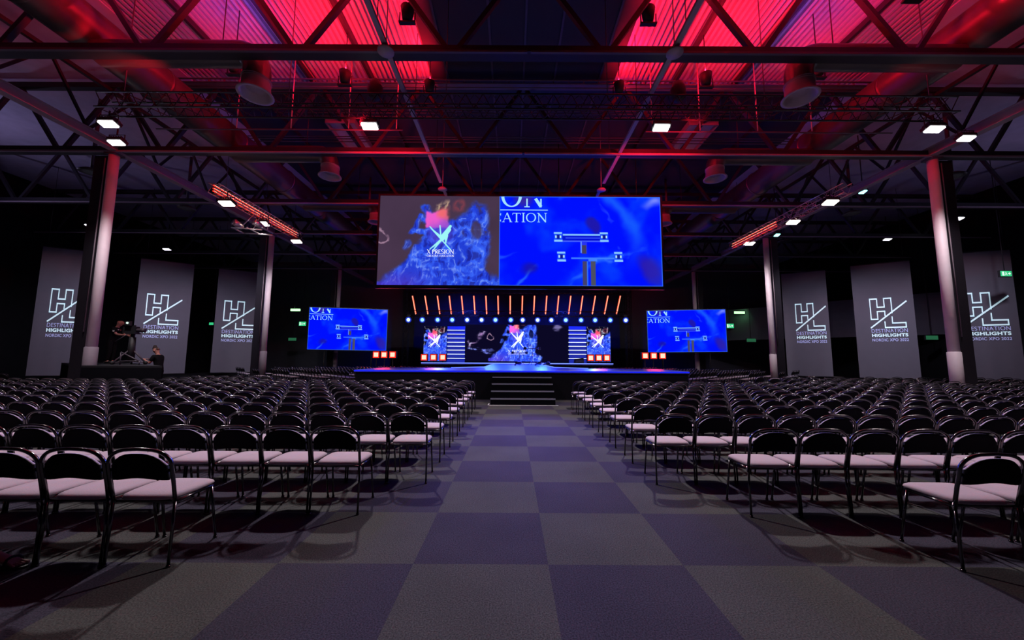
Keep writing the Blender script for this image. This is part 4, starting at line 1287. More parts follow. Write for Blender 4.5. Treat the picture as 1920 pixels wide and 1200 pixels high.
def banner(A, B, ztop, zbot, label, la, lb, vh, vt):
    """A,B: (x,y) of left and right edge; logo box la..lb across (0..1), vh = z of top of H, vt = z of bottom of the text"""
    A, B = Vector((*A, 0)), Vector((*B, 0))
    d = (B - A); Wd = d.length; dn = d.normalized(); n = Vector((dn.y, -dn.x, 0))
    if n.y > 0: n = -n
    t = thing('logo_banner', label, 'banner', ((A.x + B.x) / 2, (A.y + B.y) / 2, 0), 0, 'grey logo banners')
    g = MB(); N = 16; vs = []
    for off in (0.0, -0.012):
        for i in range(N + 1):
            q = A + d * (i / N) + n * (off + 0.008 * math.sin(i * 1.1))
            vs += [(q.x, q.y, zbot), (q.x, q.y, ztop)]
    o = 2 * (N + 1); fs = []
    for i in range(N):
        fs += [(2 * i, 2 * i + 2, 2 * i + 3, 2 * i + 1), (o + 2 * i, o + 2 * i + 1, o + 2 * i + 3, o + 2 * i + 2)]
    g.add(vs, fs, 0, True); g.build('cloth', M['banner'], t)
    for z in (ztop, zbot):
        g = MB(); g.tube([A + n * 0 + Vector((0, 0, z)), B + Vector((0, 0, z))], 0.025, 8); g.build('batten', M['steel'], t)
    for f in (0.1, 0.9):
        q = A + d * f; g = MB(); g.tube([(q.x, q.y, ztop), (q.x, q.y, ZR)], 0.008, 5); g.build('hanging_wire', M['steel'], t)
    x0, x1 = la * Wd, lb * Wd; w = x1 - x0; hgt = vh - vt
    base = A + n * 0.035
    T = lambda p: base + dn * (x0 + p.x * w) + Vector((0, 0, vt + p.y * hgt))
    lw = 0.030
    def line(g, pts, wd=lw):
        pts = [Vector((p[0], p[1], 0)) for p in pts]
        for i in range(len(pts) - 1):
            a, b2 = pts[i], pts[i + 1]
            e = (b2 - a).normalized() * wd / 2 * 0.9
            a2 = a - e; b3 = b2 + e
            nn = Vector((-(b2 - a).y * hgt * 1.0, (b2 - a).x * w, 0)); nn = Vector((-(b2 - a).normalized().y, (b2 - a).normalized().x, 0)) * wd / 2
            g.add([T(a2 + nn), T(a2 - nn), T(b3 - nn), T(b3 + nn)], [(0, 1, 2, 3)])
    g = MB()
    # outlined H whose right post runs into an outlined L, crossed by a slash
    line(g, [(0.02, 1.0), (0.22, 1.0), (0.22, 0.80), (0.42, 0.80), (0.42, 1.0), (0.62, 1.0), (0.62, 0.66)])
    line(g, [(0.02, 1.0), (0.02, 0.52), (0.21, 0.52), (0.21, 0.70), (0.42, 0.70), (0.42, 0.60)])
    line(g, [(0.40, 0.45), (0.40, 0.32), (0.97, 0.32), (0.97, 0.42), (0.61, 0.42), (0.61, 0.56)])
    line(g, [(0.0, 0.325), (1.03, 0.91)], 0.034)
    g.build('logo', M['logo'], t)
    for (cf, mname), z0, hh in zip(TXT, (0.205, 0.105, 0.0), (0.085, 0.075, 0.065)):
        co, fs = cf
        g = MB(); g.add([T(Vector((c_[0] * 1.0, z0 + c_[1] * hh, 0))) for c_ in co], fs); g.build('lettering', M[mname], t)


def bn(uL, vL, uR, vR, a, label, la, lb, v_h, v_t):
    """banner from its top corners; a = height of the top edge above the eye"""
    def depth(u, v):
        p = P(u, v, 1.0); return a / (p.z - HC)
    dl, dr = depth(uL, vL), depth(uR, vR)
    A, B = P(uL, vL, dl), P(uR, vR, dr)
    um = (uL + uR) / 2; dm = (dl + dr) / 2
    zh = P(um, v_h, dm).z; ztx = P(um, v_t, dm).z
    banner((A.x, A.y), (B.x, B.y), HC + a, 0.42, label, la, lb, zh, ztx)


bn(81, 461, 167, 471, 5.4, 'grey logo banner behind the near left column, leftmost of the banners', 0.30, 1.05, 543, 632)
bn(265, 484, 365, 496, 5.4, 'grey logo banner behind the camera operator and the man in black', 0.17, 0.80, 554, 634)
bn(411, 503, 495, 512, 5.4, 'grey logo banner partly behind the middle left column', 0.17, 0.88, 566, 641)
bn(1464, 514, 1547, 506, 5.4, 'grey logo banner just right of the middle right column', 0.27, 0.92, 570, 643)
bn(1594, 499, 1705, 488, 5.4, 'grey logo banner between the two right columns, the full unobstructed one', 0.27, 0.86, 560, 640)
bn(1790, 475, 1893, 467, 5.4, 'grey logo banner behind the near right column, rightmost of the banners', 0.04, 0.83, 549, 638)

# ------------------------------------------------------------------ exit signs
def exit_sign(u, v, D, w, h, e, label, symbol=True):
    c = P(u, v, D)
    t = thing('exit_sign', label, 'exit sign', c, 0, 'green exit signs')
    g = MB(); g.box(c + Vector((-w / 2 - .03, 0.02, -h / 2 - .03)), c + Vector((w / 2 + .03, 0.10, h / 2 + .03))); g.build('case', M['black'], t)
    g = MB(); g.box(c + Vector((-w / 2, 0, -h / 2)), c + Vector((w / 2, 0.02, h / 2))); g.build('face', E[e], t)
    g = MB(); g.tube([c + Vector((0, 0.06, h / 2)), (c.x, c.y + 0.06, ZR)], 0.015, 6); g.build('stem', M['steel'], t)
    if symbol:
        g = MB(); q = c + Vector((0, -0.008, 0))
        def pl(pts): g.add([q + Vector((x * w, 0, z * h)) for x, z in pts], [tuple(range(len(pts)))])
        pl([(-.42, .38), (-.42, -.38), (-.22, -.38), (-.22, .38)])
        pl([(.42, 0), (.24, .28), (.24, .08), (.12, .08), (.12, -.08), (.24, -.08), (.24, -.28)])
        pl([(-.10, .30), (-.02, .30), (.0, .05), (.07, -.30), (.02, -.32), (-.04, -.06), (-.12, -.32), (-.17, -.28), (-.09, 0)])
        g.build('symbol', E['signwhite'], t)


exit_sign(567, 607, 33, 0.62, 0.36, 'green', 'lit green exit sign just left of the left blue screen')
exit_sign(396, 607, 26.5, 0.3, 0.18, 'green', 'tiny green exit sign between two left banners', False)
exit_sign(548, 636, 33, 0.7, 0.25, 'greendim', 'dim unlit green exit sign low by the left blue screen', False)
exit_sign(1369, 611, 31, 0.62, 0.36, 'green', 'lit green exit sign just right of the right blue screen')
exit_sign(1409, 638, 28.6, 0.7, 0.25, 'greendim', 'dim green exit sign low by the right blue screen', False)
exit_sign(1748, 633, 22, 0.7, 0.24, 'greendim', 'dim green exit sign between the full banner and the near right column', False)
exit_sign(1887, 513, 16.5, 0.48, 0.24, 'green', 'green exit sign hanging in front of the rightmost banner')
for u, v, sd in ((553.5, 581, 'left'), (1387, 586, 'right')):
    c = P(u, v, 33 if sd == 'left' else 30.4)
    t = thing('emergency_lamp', 'glowing green emergency lamp above the %s exit sign' % sd, 'lamp', c, 0, 'green emergency lamps')
    g = MB(); g.box(c + Vector((-.42, 0, -.1)), c + Vector((.42, 0.08, .1))); g.build('diffuser', E['greenglow'], t)
    g = MB(); g.box(c + Vector((-.46, 0.08, -.13)), c + Vector((.46, 0.16, .13))); g.build('base', M['black'], t)
    lamp('green_glow', 'AREA', c + Vector((0, -0.2, 0)), c + Vector((0, 1, -0.5)), 6, (0.3, 1, 0.35), 0.5)


# ================================================================== CHAIRS
def arch(n=7):
    """back frame path, half width .222"""
    hw = 0.222; pts = []
    pts.append((-hw + .002, -0.168, 0.435))
    pts.append((-hw, -0.195, 0.56))
    pts.append((-hw, -0.222, 0.68))
    rz, rx = 0.105, 0.15
    for k in range(n + 1):
        a = PI - (PI / 2) * k / n
        pts.append((-hw + rx + rx * math.cos(a), -0.225 - 0.025 * math.sin(a), 0.70 + rz * math.sin(a)))
    right = [(-x, y, z) for x, y, z in reversed(pts)]
    return pts + [(0, -0.252, 0.809)] + right


def chair_parts(seg_=8, arcn=7):
    Pz = {}
    g = MB(); g.tube(arch(arcn), 0.0125, seg_); Pz['back_frame'] = (g, 'tube')
    # backrest shell
    g = MB(); nu, nv = 10, 6; vs = []
    for side in (0, 1):
        for j in range(nv + 1):
            for i in range(nu + 1):
                u = -1 + 2 * i / nu; v = j / nv
                topz = 0.782 - 0.085 * abs(u) ** 3.0
                botz = 0.600 + 0.010 * math.cos(u * PI)
                z = botz + (topz - botz) * v
                x = 0.196 * u * (1 - 0.02 * v)
                y = -0.175 - (z - 0.45) * 0.20 - 0.022 * (1 - u * u)
                th = (0.012 if side else 0.012) * (1 - 0.35 * abs(2 * v - 1) ** 4)
                vs.append((x, y + (th if side else -th), z))
    o = (nu + 1) * (nv + 1); fs = []
    for j in range(nv):
        for i in range(nu):
            a = j * (nu + 1) + i
            fs.append((a, a + 1, a + nu + 2, a + nu + 1)); fs.append((o + a, o + a + nu + 1, o + a + nu + 2, o + a + 1))
    for i in range(nu):
        fs.append((i, o + i, o + i + 1, i + 1)); a = nv * (nu + 1) + i; fs.append((a, a + 1, o + a + 1, o + a))
    for j in range(nv):
        a = j * (nu + 1); fs.append((a, a + nu + 1, o + a + nu + 1, o + a)); a += nu; fs.append((a, o + a, o + a + nu + 1, a + nu + 1))
    g.add(vs, fs, 0, True)
    nf = len(g.f)
    for q in range(nf):
        f = g.f[q]
        if sum(1 for i_ in f if i_ >= o) == 4 or (sum(g.v[i_][2] for i_ in f) / 4 > 0.69 and 0 < sum(1 for i_ in f if i_ >= o) < 4):
            g.m[q] = 1
    for s in (-1, 1):
        g.bar((s * 0.185, -0.205, 0.66), (s * 0.22, -0.218, 0.66), 0.012, 0.02)
    Pz['backrest'] = (g, 'back')
    # seat pad, rounded square
    g = MB(); n = 24; rings = [(0.001, 0.487), (0.55, 0.485), (0.88, 0.478), (0.97, 0.468), (1.0, 0.455), (0.97, 0.441), (0.5, 0.438), (0.001, 0.438)]
    vs = []
    for s, z in rings:
        for k in range(n):
            a = 2 * PI * k / n; ca, sa = math.cos(a), math.sin(a); e = 0.42
            x = 0.215 * s * math.copysign(abs(ca) ** e, ca); y = 0.215 * s * math.copysign(abs(sa) ** e, sa)
            zz = z - (0.02 * max(0, y / 0.215) ** 4 * s if z > 0.45 else 0.0)
            vs.append((x * (1 - 0.04 * (y < 0)), y + 0.035, zz))
    fs = []
    for r in range(len(rings) - 1):
        for k in range(n):
            fs.append((r * n + k, (r + 1) * n + k, (r + 1) * n + (k + 1) % n, r * n + (k + 1) % n))
    g.add(vs, fs, 0, True); Pz['seat'] = (g, 'seat')
    # frame under the seat
    g = MB()
    for s in (-1, 1):
        g.tube([(s * 0.218, -0.175, 0.428), (s * 0.205, 0.0, 0.428), (s * 0.197, 0.19, 0.424)], 0.011, 6)
    g.tube([(-0.197, 0.19, 0.424), (0.197, 0.19, 0.424)], 0.011, 6)
    g.tube([(-0.215, -0.15, 0.428), (0.215, -0.15, 0.428)], 0.011, 6)
    Pz['seat_frame'] = (g, 'tube')
    legs = []
    for s in (-1, 1):
        g = MB(); g.tube([(s * 0.22, -0.168, 0.44), (s * 0.221, -0.172, 0.25), (s * 0.223, -0.180, 0.012)], 0.0100, seg_); g.tube([(s * 0.223, -0.180, 0.014), (s * 0.223, -0.180, 0.0)], 0.014, seg_); legs.append(g)
        g = MB(); g.tube([(s * 0.197, 0.175, 0.428), (s * 0.203, 0.215, 0.2), (s * 0.206, 0.248, 0.012)], 0.0100, seg_); g.tube([(s * 0.206, 0.248, 0.014), (s * 0.206, 0.248, 0.0)], 0.014, seg_); legs.append(g)
    g = MB(); g.tube([(-0.232, -0.17, 0.405), (-0.238, -0.172, 0.43), (-0.232, -0.175, 0.455)], 0.007, 6)
    Pz['link_hook'] = (g, 'chrome')
    return Pz, legs


PZ, LEGS = chair_parts()
meshes = {k: v[0].data(k, [M['back'], M['seat']] if k == 'backrest' else M[v[1]]) for k, v in PZ.items()}
leg_meshes = [g.data('leg', M['tube']) for g in LEGS]
PZl, LEGSl = chair_parts(5, 4)
allm = MB(); order = ['seat', 'back', 'tube', 'chrome']
for k, (g, mn) in PZl.items():
    g.m = [(0 if q else 1) for q in g.m] if k == 'backrest' else [order.index(mn)] * len(g.f); allm.merge(g, Matrix.Identity(4))
for g in LEGSl:
    g.m = [2] * len(g.f); allm.merge(g, Matrix.Identity(4))
whole_mesh = allm.data('conference_chair', [M[k] for k in order])

# a detailed prototype whose parts are copied
proto = bpy.data.objects.new('conference_chair', None)
COL.objects.link(proto); proto.empty_display_size = 0.1
for k, me in meshes.items():
    o = bpy.data.objects.new(k, me); COL.objects.link(o); o.parent = proto
for me in leg_meshes:
    o = bpy.data.objects.new('leg', me); COL.objects.link(o); o.parent = proto
proto_children = list(proto.children)
proto_used = [False]


def place_chair(x, y, rz, label, group, detail):
    if detail:
        if not proto_used[0]:
            r = proto; proto_used[0] = True
        else:
            r = proto.copy(); COL.objects.link(r)
            for ch in proto_children:
                c_ = ch.copy(); COL.objects.link(c_); c_.parent = r
    else:
        r = bpy.data.objects.new('conference_chair', whole_mesh); COL.objects.link(r)
    r.location = (x, y, 0); r.rotation_euler = (0, 0, rz)
    tag(r, label, 'chair', group)


PW = 0.468
ROWY = [2.655 + 0.866 * k for k in range(10)]
spots = []   # (x, y, rz, label, group)
for k, yb in enumerate(ROWY):
    y = yb + 0.245
    for s in (-1, 1):
        sd = 'left' if s < 0 else 'right'
        if s < 0:
            x = {0: -2.36 - PW / 2, 1: -1.41 - PW / 2}.get(k, -0.965 - PW / 2 - 0.006 * k)
        else:
            x = {0: 3.13 + PW / 2, 1: 2.22 + PW / 2}.get(k, 1.67 + PW / 2 + 0.004 * k)
        i = 0
        while abs(x) < 1.42 * yb + 3.2 and abs(x) < 18.5:
            if not (abs(x - (CX + s * 13.9)) < 0.7 and abs(y - 11.95) < 0.8):
                spots.append((x, y, random.uniform(-0.012, 0.012), 'black chair with pale seat, %s row %s of the aisle, %s seat out' % ('nearest' if k == 0 else ORD[k] + ' nearest', sd, ORD[i]), 'chairs in the straight rows %s of the aisle' % sd, k, i))
            x += s * PW; i += 1
# extra rows beside the front platform
extra = []
for k, yb in enumerate((11.32, 12.19, 13.05, 13.9)):
    x = 9.2
    while x < 1.42 * yb + 0.6:
        if not (abs(x - (CX + 13.9)) < 0.8 and 11.2 < yb + .245 < 12.8):
            extra.append((x, yb + 0.245, random.uniform(-0.35, 0.35) if k == 3 else random.uniform(-0.02, 0.02)))
        x += PW if k < 3 else PW * 2.2
    x = -8.0
    while x > -10.5 and k < 2:
        extra.append((x, yb + 0.245, random.uniform(-0.02, 0.02)))
        x -= PW
    x = -17.9
    while x > -1.42 * yb - 0.6 and k < 3:
        extra.append((x, yb + 0.245, random.uniform(-0.2, 0.2)))
        x -= PW
# angled blocks beyond the cross aisle, facing the stage
for s in (-1, 1):
    starts = [(12.6, 18.4, 12), (10.9, 18.0, 15), (9.3, 17.8, 17), (7.9, 17.6, 19), (7.1, 18.6, 18), (6.2, 19.4, 17), (5.2, 20.0, 17), (4.3, 20.8, 16), (3.4, 21.6, 15), (2.7, 22.6, 12)]
    for (x0_, y0_, n) in starts:
        for i in range(n):
            x = CX + s * (x0_ - CX * s * 0 + i * PW * 0.72); y = y0_ + i * PW * 0.70
            if y > 26.2 or abs(x) > 21:
                continue
            if abs(x - (CX + s * 13.9)) < 0.75 and abs(y - 20.25) < 0.9:
                continue
            if abs(x - CX - s * 6.5) < 3.6 and y > 26.0:
                continue
            extra.append((x, y, -s * -0.78 if False else (-0.78 if s < 0 else 0.78)))


def size_key(sp):
    return math.hypot(sp[0], sp[1])


vis = [sp for sp in spots if abs(sp[0]) < 1.40 * sp[1] + 0.25]
vis.sort(key=size_key)
first300 = vis[:300]
DETAIL = 110
for n, sp in enumerate(first300):
    place_chair(sp[0], sp[1], sp[2], sp[3], sp[4], n < DETAIL)
ids = set(id(s_) for s_ in first300)
rest = [sp for sp in spots if id(sp) not in ids]
st = MB()
for sp in rest:
    st.merge(allm, Matrix.Translation((sp[0], sp[1], 0)) @ Matrix.Rotation(sp[2], 4, 'Z'))
for (x, y, rz) in extra:
    st.merge(allm, Matrix.Translation((x, y, 0)) @ Matrix.Rotation(rz, 4, 'Z'))
tag(st.build('conference_chairs', [M[k] for k in order]), 'mass of distant black chairs with pale seats beside and behind the front platform', 'chairs', None, 'stuff')


# ================================================================== CAMERA PLATFORM AND PEOPLE
ZP = 1.14
t = thing('camera_platform', 'black raised camera platform behind the near left column', 'platform', (-14, 13.5, 0))
poly = [(-13.05, 11.3), (-10.6, 11.3), (-16.3, 15.9), (-17.9, 14.8), (-14.6, 12.35), (-13.05, 12.35)]; n = len(poly)
for z0, z1, nm in ((0, ZP - 0.06, 'skirt'), (ZP - 0.06, ZP, 'deck')):
    g = MB(); g.add([(x, y, z0) for x, y in poly] + [(x, y, z1) for x, y in poly], [tuple(reversed(range(n))), tuple(range(n, 2 * n))] + [(i, (i + 1) % n, n + (i + 1) % n, n + i) for i in range(n)])
    g.build(nm, M['skirt' if nm == 'skirt' else 'black'], t)


def skin(name, nodes, edges, m, parent=None, sub=2, root=0):
    """nodes: {key: (pos, radius or (rx, ry))}; continuous skin surface, applied"""
    keys = list(nodes); idx = {k: i for i, k in enumerate(keys)}
    me = bpy.data.meshes.new(name)
    me.from_pydata([nodes[k][0] for k in keys], [(idx[a], idx[b_]) for a, b_ in edges], [])
    o = bpy.data.objects.new(name, me); COL.objects.link(o)
    mod = o.modifiers.new('skin', 'SKIN'); mod.use_smooth_shade = True
    mod.branch_smoothing = 0.3
    for k in keys:
        r = nodes[k][1]; sv = me.skin_vertices[0].data[idx[k]]
        sv.radius = r if isinstance(r, tuple) else (r, r)
        sv.use_root = (idx[k] == root)
    ms = o.modifiers.new('sub', 'SUBSURF'); ms.levels = sub; ms.render_levels = sub
    dg = bpy.context.evaluated_depsgraph_get()
    nm = bpy.data.meshes.new_from_object(o.evaluated_get(dg))
    bpy.data.objects.remove(o); bpy.data.meshes.remove(me)
    nm.materials.clear(); nm.materials.append(m)
    o = bpy.data.objects.new(name, nm); COL.objects.link(o)
    if parent:
        o.parent = parent
    return o


def hand_nodes(N, Eg, key, wrist, d, palm_n, side, curl=0.5, s=1.0):
    """adds palm, four fingers and a thumb in direction d; side = across-palm direction of the thumb"""
    d = Vector(d).normalized(); side = Vector(side).normalized(); pn = Vector(palm_n).normalized()
    w = Vector(wrist)
    N[key + 'p'] = (w + d * 0.06 * s, (0.032 * s, 0.018 * s)); Eg.append((key, key + 'p'))
    for i, (off, L) in enumerate(((0.030, 0.075), (0.011, 0.085), (-0.009, 0.080), (-0.028, 0.062))):
        b0 = w + d * 0.09 * s + side * off * s
        b1 = b0 + (d * (1 - curl * 0.4) + pn * curl * 0.5).normalized() * L * 0.55 * s
        b2 = b1 + (d * (1 - curl) + pn * curl * 1.2).normalized() * L * 0.5 * s
        for j, q in enumerate((b0, b1, b2)):
            N['%sf%d%d' % (key, i, j)] = (q, 0.0095 * s - 0.001 * j)
        Eg += [(key + 'p', '%sf%d0' % (key, i)), ('%sf%d0' % (key, i), '%sf%d1' % (key, i)), ('%sf%d1' % (key, i), '%sf%d2' % (key, i))]
    t0 = w + d * 0.03 * s + side * 0.035 * s; t1 = t0 + (d + side * 0.7 + pn * 0.4).normalized() * 0.04 * s; t2 = t1 + (d + pn * 0.5).normalized() * 0.03 * s
    N[key + 't0'] = (t0, 0.011 * s); N[key + 't1'] = (t1, 0.010 * s); N[key + 't2'] = (t2, 0.009 * s)
    Eg += [(key + 'p', key + 't0'), (key + 't0', key + 't1'), (key + 't1', key + 't2')]


def man(name, loc, rz, label, armL, armR, lean=0.12, headtilt=0.35, hair=True, H=1.78, badge=True, knees=0.0):
    """standing man facing local +y; arm* = (elbow, wrist) offsets from the shoulder"""
    t = thing(name, label, 'person', loc, rz)
    k = H / 1.78
    V = lambda x, y, z: Vector((x * k, y * k, z * k))
    hip = V(0, 0, 0.95 - knees * .3)
    chest = hip + V(0, lean * 1.1, 0.38); neck = hip + V(0, lean * 1.7, 0.56); head0 = neck + V(0, 0.02 + headtilt * 0.05, 0.11); head1 = head0 + V(0, 0.01 + headtilt * 0.05, 0.08)
    N = {'hip': (hip + V(0, 0, 0.06), (0.12, 0.10)), 'waist': (hip + V(0, lean * 0.5, 0.18), (0.14, 0.10)), 'chest': (chest, (0.165, 0.11)), 'neckb': (neck - V(0, 0.01, 0.02), (0.075, 0.065)),
         'neck': (neck + V(0, 0.008, 0.035), 0.050), 'head0': (head0 + V(0, 0.01, 0), (0.080, 0.10)), 'head1': (head1, (0.094, 0.118)), 'crown': (head1 + V(0, 0.0, 0.07), (0.068, 0.08))}
    Eg = [('hip', 'waist'), ('waist', 'chest'), ('chest', 'neckb'), ('neckb', 'neck'), ('neck', 'head0'), ('head0', 'head1'), ('head1', 'crown')]
    cl = {}; 
    for s, (el, wr), sn in ((-1, armL, 'L'), (1, armR, 'R')):
        sh = chest + V(s * 0.19, 0.01 + lean * 0.3, 0.11)
        e = sh + V(*el); w = sh + V(*wr)
        N['sh' + sn] = (sh, 0.058); N['el' + sn] = (e, 0.042); N['wr' + sn] = (w, 0.028)
        Eg += [('chest', 'sh' + sn), ('sh' + sn, 'el' + sn), ('el' + sn, 'wr' + sn)]
        hand_nodes(N, Eg, 'wr' + sn, w, w - e, V(0, 0.3, -1), V(-s, 0, 0.2), 0.6)
        hp = hip + V(s * 0.095, 0, -0.04); kn = V(s * 0.11, 0.04 + knees, 0.50); an = V(s * 0.12, -0.03, 0.085); toe = V(s * 0.14, 0.14, 0.03); heel = V(s * 0.12, -0.07, 0.03)
        N['hp' + sn] = (hp, 0.088); N['kn' + sn] = (kn, 0.058); N['an' + sn] = (an, 0.042); N['to' + sn] = (toe, (0.042, 0.026)); N['he' + sn] = (heel, 0.03)
        Eg += [('hip', 'hp' + sn), ('hp' + sn, 'kn' + sn), ('kn' + sn, 'an' + sn), ('an' + sn, 'to' + sn), ('an' + sn, 'he' + sn)]
        cl[sn] = (sh, e, hp, kn, an, toe, heel)
    skin('body', N, Eg, M['skin'], t)
    # T-shirt
    N2 = {'hem': (hip + V(0, 0, -0.11), (0.178, 0.135)), 'hip': (hip + V(0, 0.0, 0.03), (0.172, 0.128)), 'waist': (hip + V(0, lean * 0.5, 0.18), (0.165, 0.122)), 'chest': (chest + V(0, 0, 0.02), (0.215, 0.165)), 'neckb': (neck - V(0, 0.01, 0.03), (0.105, 0.095))}
    E2 = [('hem', 'hip'), ('hip', 'waist'), ('waist', 'chest'), ('chest', 'neckb')]
    for sn in 'LR':
        sh, e = cl[sn][0], cl[sn][1]
        N2['s' + sn] = (sh, 0.086); N2['m' + sn] = (sh.lerp(e, 0.75), 0.064); E2 += [('chest', 's' + sn), ('s' + sn, 'm' + sn)]
    skin('t_shirt', N2, E2, M['cloth'], t)
    N3 = {'hip': (hip + V(0, 0, 0.03), (0.10, 0.10))}; E3 = []
    for sn in 'LR':
        sh, e, hp, kn, an, toe, heel = cl[sn]
        N3['h' + sn] = (hp + V(0, 0, -0.03), 0.108); N3['k' + sn] = (kn, 0.076); N3['a' + sn] = (an + V(0, 0, -0.02), 0.064)
        E3 += [('hip', 'h' + sn), ('h' + sn, 'k' + sn), ('k' + sn, 'a' + sn)]
        skin('shoe', {'a': (an - V(0, 0, 0.02), 0.052), 't': (toe + V(0, 0.02, 0.005), (0.052, 0.036)), 'h': (heel, (0.046, 0.04))}, [('a', 't'), ('a', 'h')], M['black'], t)
    skin('trousers', N3, E3, M['cloth'], t)
    # face: nose, ears, eyes
    fz = head1 + V(0, 0.088, -0.07)
    g = MB(); g.lathe([(0.001, 0.035), (0.012, 0.02), (0.016, -0.012), (0.001, -0.02)], fz, 8, axis=Vector((0, 0.35, 1))); o = g.build('nose', M['skin']); o.parent = t
    for s in (-1, 1):
        g = MB(); g.lathe([(0.001, 0.008), (0.022, 0.006), (0.03, -0.004), (0.001, -0.008)], head1 + V(s * 0.080, -0.01, -0.05), 10, axis=Vector((1, 0, 0))); o = g.build('ear', M['skin']); o.parent = t
        g = MB(); g.lathe([(0.001, 0.008), (0.009, 0.005), (0.010, -0.004), (0.001, -0.008)], head1 + V(s * 0.032, 0.078, -0.038), 8, axis=Vector((0, 1, 0))); o = g.build('eye', M['hair']); o.parent = t
    if hair:
        N4 = {'a': (head1 + V(0, -0.035, 0.0), (0.078, 0.075)), 'b': (head1 + V(0, -0.015, 0.062), (0.070, 0.082)), 'c': (head1 + V(0, 0.03, 0.075), (0.055, 0.05))}
        skin('hair', N4, [('a', 'b'), ('b', 'c')], M['hair'], t, root=1)
    if badge:
        g = MB(); c_ = chest + V(0.075, 0.135, 0.06); g.box(c_ - V(0.035, 0.004, 0.02), c_ + V(0.035, 0.004, 0.02)); o = g.build('shirt_print', M['white']); o.parent = t
        g = MB(); c_ = cl['R'][0].lerp(cl['R'][1], 0.45) + V(0.066, -0.0, 0); g.box(c_ - V(0.006, 0.03, 0.03), c_ + V(0.006, 0.03, 0.03)); o = g.build('sleeve_print', M['white']); o.parent = t
    return t


# operator on the platform, facing the camera rig at his right in the picture
pO = P(207, 660, 14.3)
man('camera_operator', (pO.x, 14.3, ZP), -PI / 2 + 0.25, 'bald person in black T-shirt working at the camera on the platform',
    ((-0.05, 0.16, -0.24), (0.05, 0.38, -0.24)), ((0.04, 0.14, -0.25), (-0.03, 0.38, -0.27)), 0.09, 0.6, hair=False, H=1.66)
# second man standing on the floor beside the platform, facing left in the picture
pM = P(299, 680, 14.2)
man('standing_person', (pM.x, 14.2, 0), PI / 2 + 0.1, 'person in black T-shirt standing by the platform, reading a white paper',
    ((-0.03, 0.10, -0.27), (0.06, 0.34, -0.14)), ((0.03, 0.12, -0.27), (-0.06, 0.35, -0.14)), 0.05, 0.6, hair=True, H=1.76, badge=True)
g = MB(); c = Vector((pM.x - 0.50, 14.2, 1.33)); g.box(c + Vector((-0.16, -0.11, -0.006)), c + Vector((0.13, 0.11, 0.006)))
tag(g.build('paper_sheet', M['white']), 'white paper held by the person beside the platform', 'paper')

# broadcast camera on a wheeled pedestal
pc_ = P(246, 660, 13.0); cx_, cy_ = pc_.x, 13.0
t = thing('video_camera', 'black broadcast video camera on a braced pedestal on the platform', 'video camera', (cx_, cy_, ZP))
zc = P(250, 619, 13.0).z
for a in (0.2, 0.2 + 2.09, 0.2 + 4.18):
    g = MB(); e = (cx_ + 0.46 * math.cos(a), cy_ + 0.46 * math.sin(a), ZP + 0.06)
    g.tube([(cx_, cy_, ZP + 0.55), e], 0.025, 8); g.tube([(cx_, cy_, ZP + 0.12), e], 0.02, 8)
    g.build('leg', M['steel2'], t)
    g = MB(); g.lathe([(0.001, -0.025), (0.06, -0.025), (0.06, 0.025), (0.001, 0.025)], (e[0], e[1], ZP + 0.06), 14, axis=Vector((-math.sin(a), math.cos(a), 0))); g.build('wheel', M['black'], t)
g = MB(); g.tube([(cx_, cy_, ZP + 0.1), (cx_, cy_, zc - 0.25)], [0.11, 0.09], 14); g.tube([(cx_, cy_, zc - 0.3), (cx_, cy_, zc - 0.12)], 0.06, 12); g.build('pedestal', M['black'], t)
g = MB(); g.box((cx_ - 0.16, cy_ - 0.12, zc - 0.14), (cx_ + 0.16, cy_ + 0.12, zc - 0.11)); g.box((cx_ - 0.30, cy_ - 0.08, zc - 0.11), (cx_ + 0.14, cy_ + 0.08, zc + 0.12)); g.box((cx_ - 0.22, cy_ - 0.03, zc + 0.12), (cx_ + 0.05, cy_ + 0.03, zc + 0.17)); g.build('camera_body', M['black'], t)
g = MB(); g.lathe([(0.001, 0.0), (0.06, 0.0), (0.06, 0.12), (0.075, 0.14), (0.075, 0.24), (0.001, 0.23)], (cx_ + 0.13, cy_, zc), 18, axis=Vector((1, 0.25, 0))); g.build('lens', M['steel2'], t)
g = MB(); g.box((cx_ - 0.18, cy_ - 0.16, zc + 0.15), (cx_ + 0.02, cy_ - 0.09, zc + 0.3)); g.build('viewfinder', M['black'], t)
g = MB(); g.lathe([(0.001, -0.02), (0.035, -0.015), (0.035, 0.01), (0.001, 0.01)], (cx_ - 0.07, cy_ - 0.17, zc + 0.24), 12, axis=Vector((0, 1, 0))); g.build('indicator_lamp', E['signwhite'], t)
g = MB(); g.tube([(cx_ - 0.1, cy_ - 0.1, zc - 0.15), (cx_ - 0.42, cy_ - 0.18, zc - 0.42)], 0.013, 8); g.build('pan_handle', M['steel2'], t)
# guard rail frame on the platform
t = thing('rail_frame', 'low black metal frame on the platform to the right of the camera', 'rail', (cx_ + 0.9, cy_ - 0.3, ZP))
g = MB(); a = Vector((cx_ + 0.28, cy_ - 0.6, ZP + 0.42)); b_ = Vector((cx_ + 0.92, cy_ - 0.6, ZP + 0.12))
g.tube([a, b_], 0.02, 6); g.tube([b_, (b_.x, b_.y, ZP)], 0.02, 6); g.tube([(a.x - 0.05, a.y, ZP + 0.12), b_], 0.02, 6); g.tube([(a.x, a.y, ZP), a], 0.02, 6)
g.build('frame', M['steel2'], t)

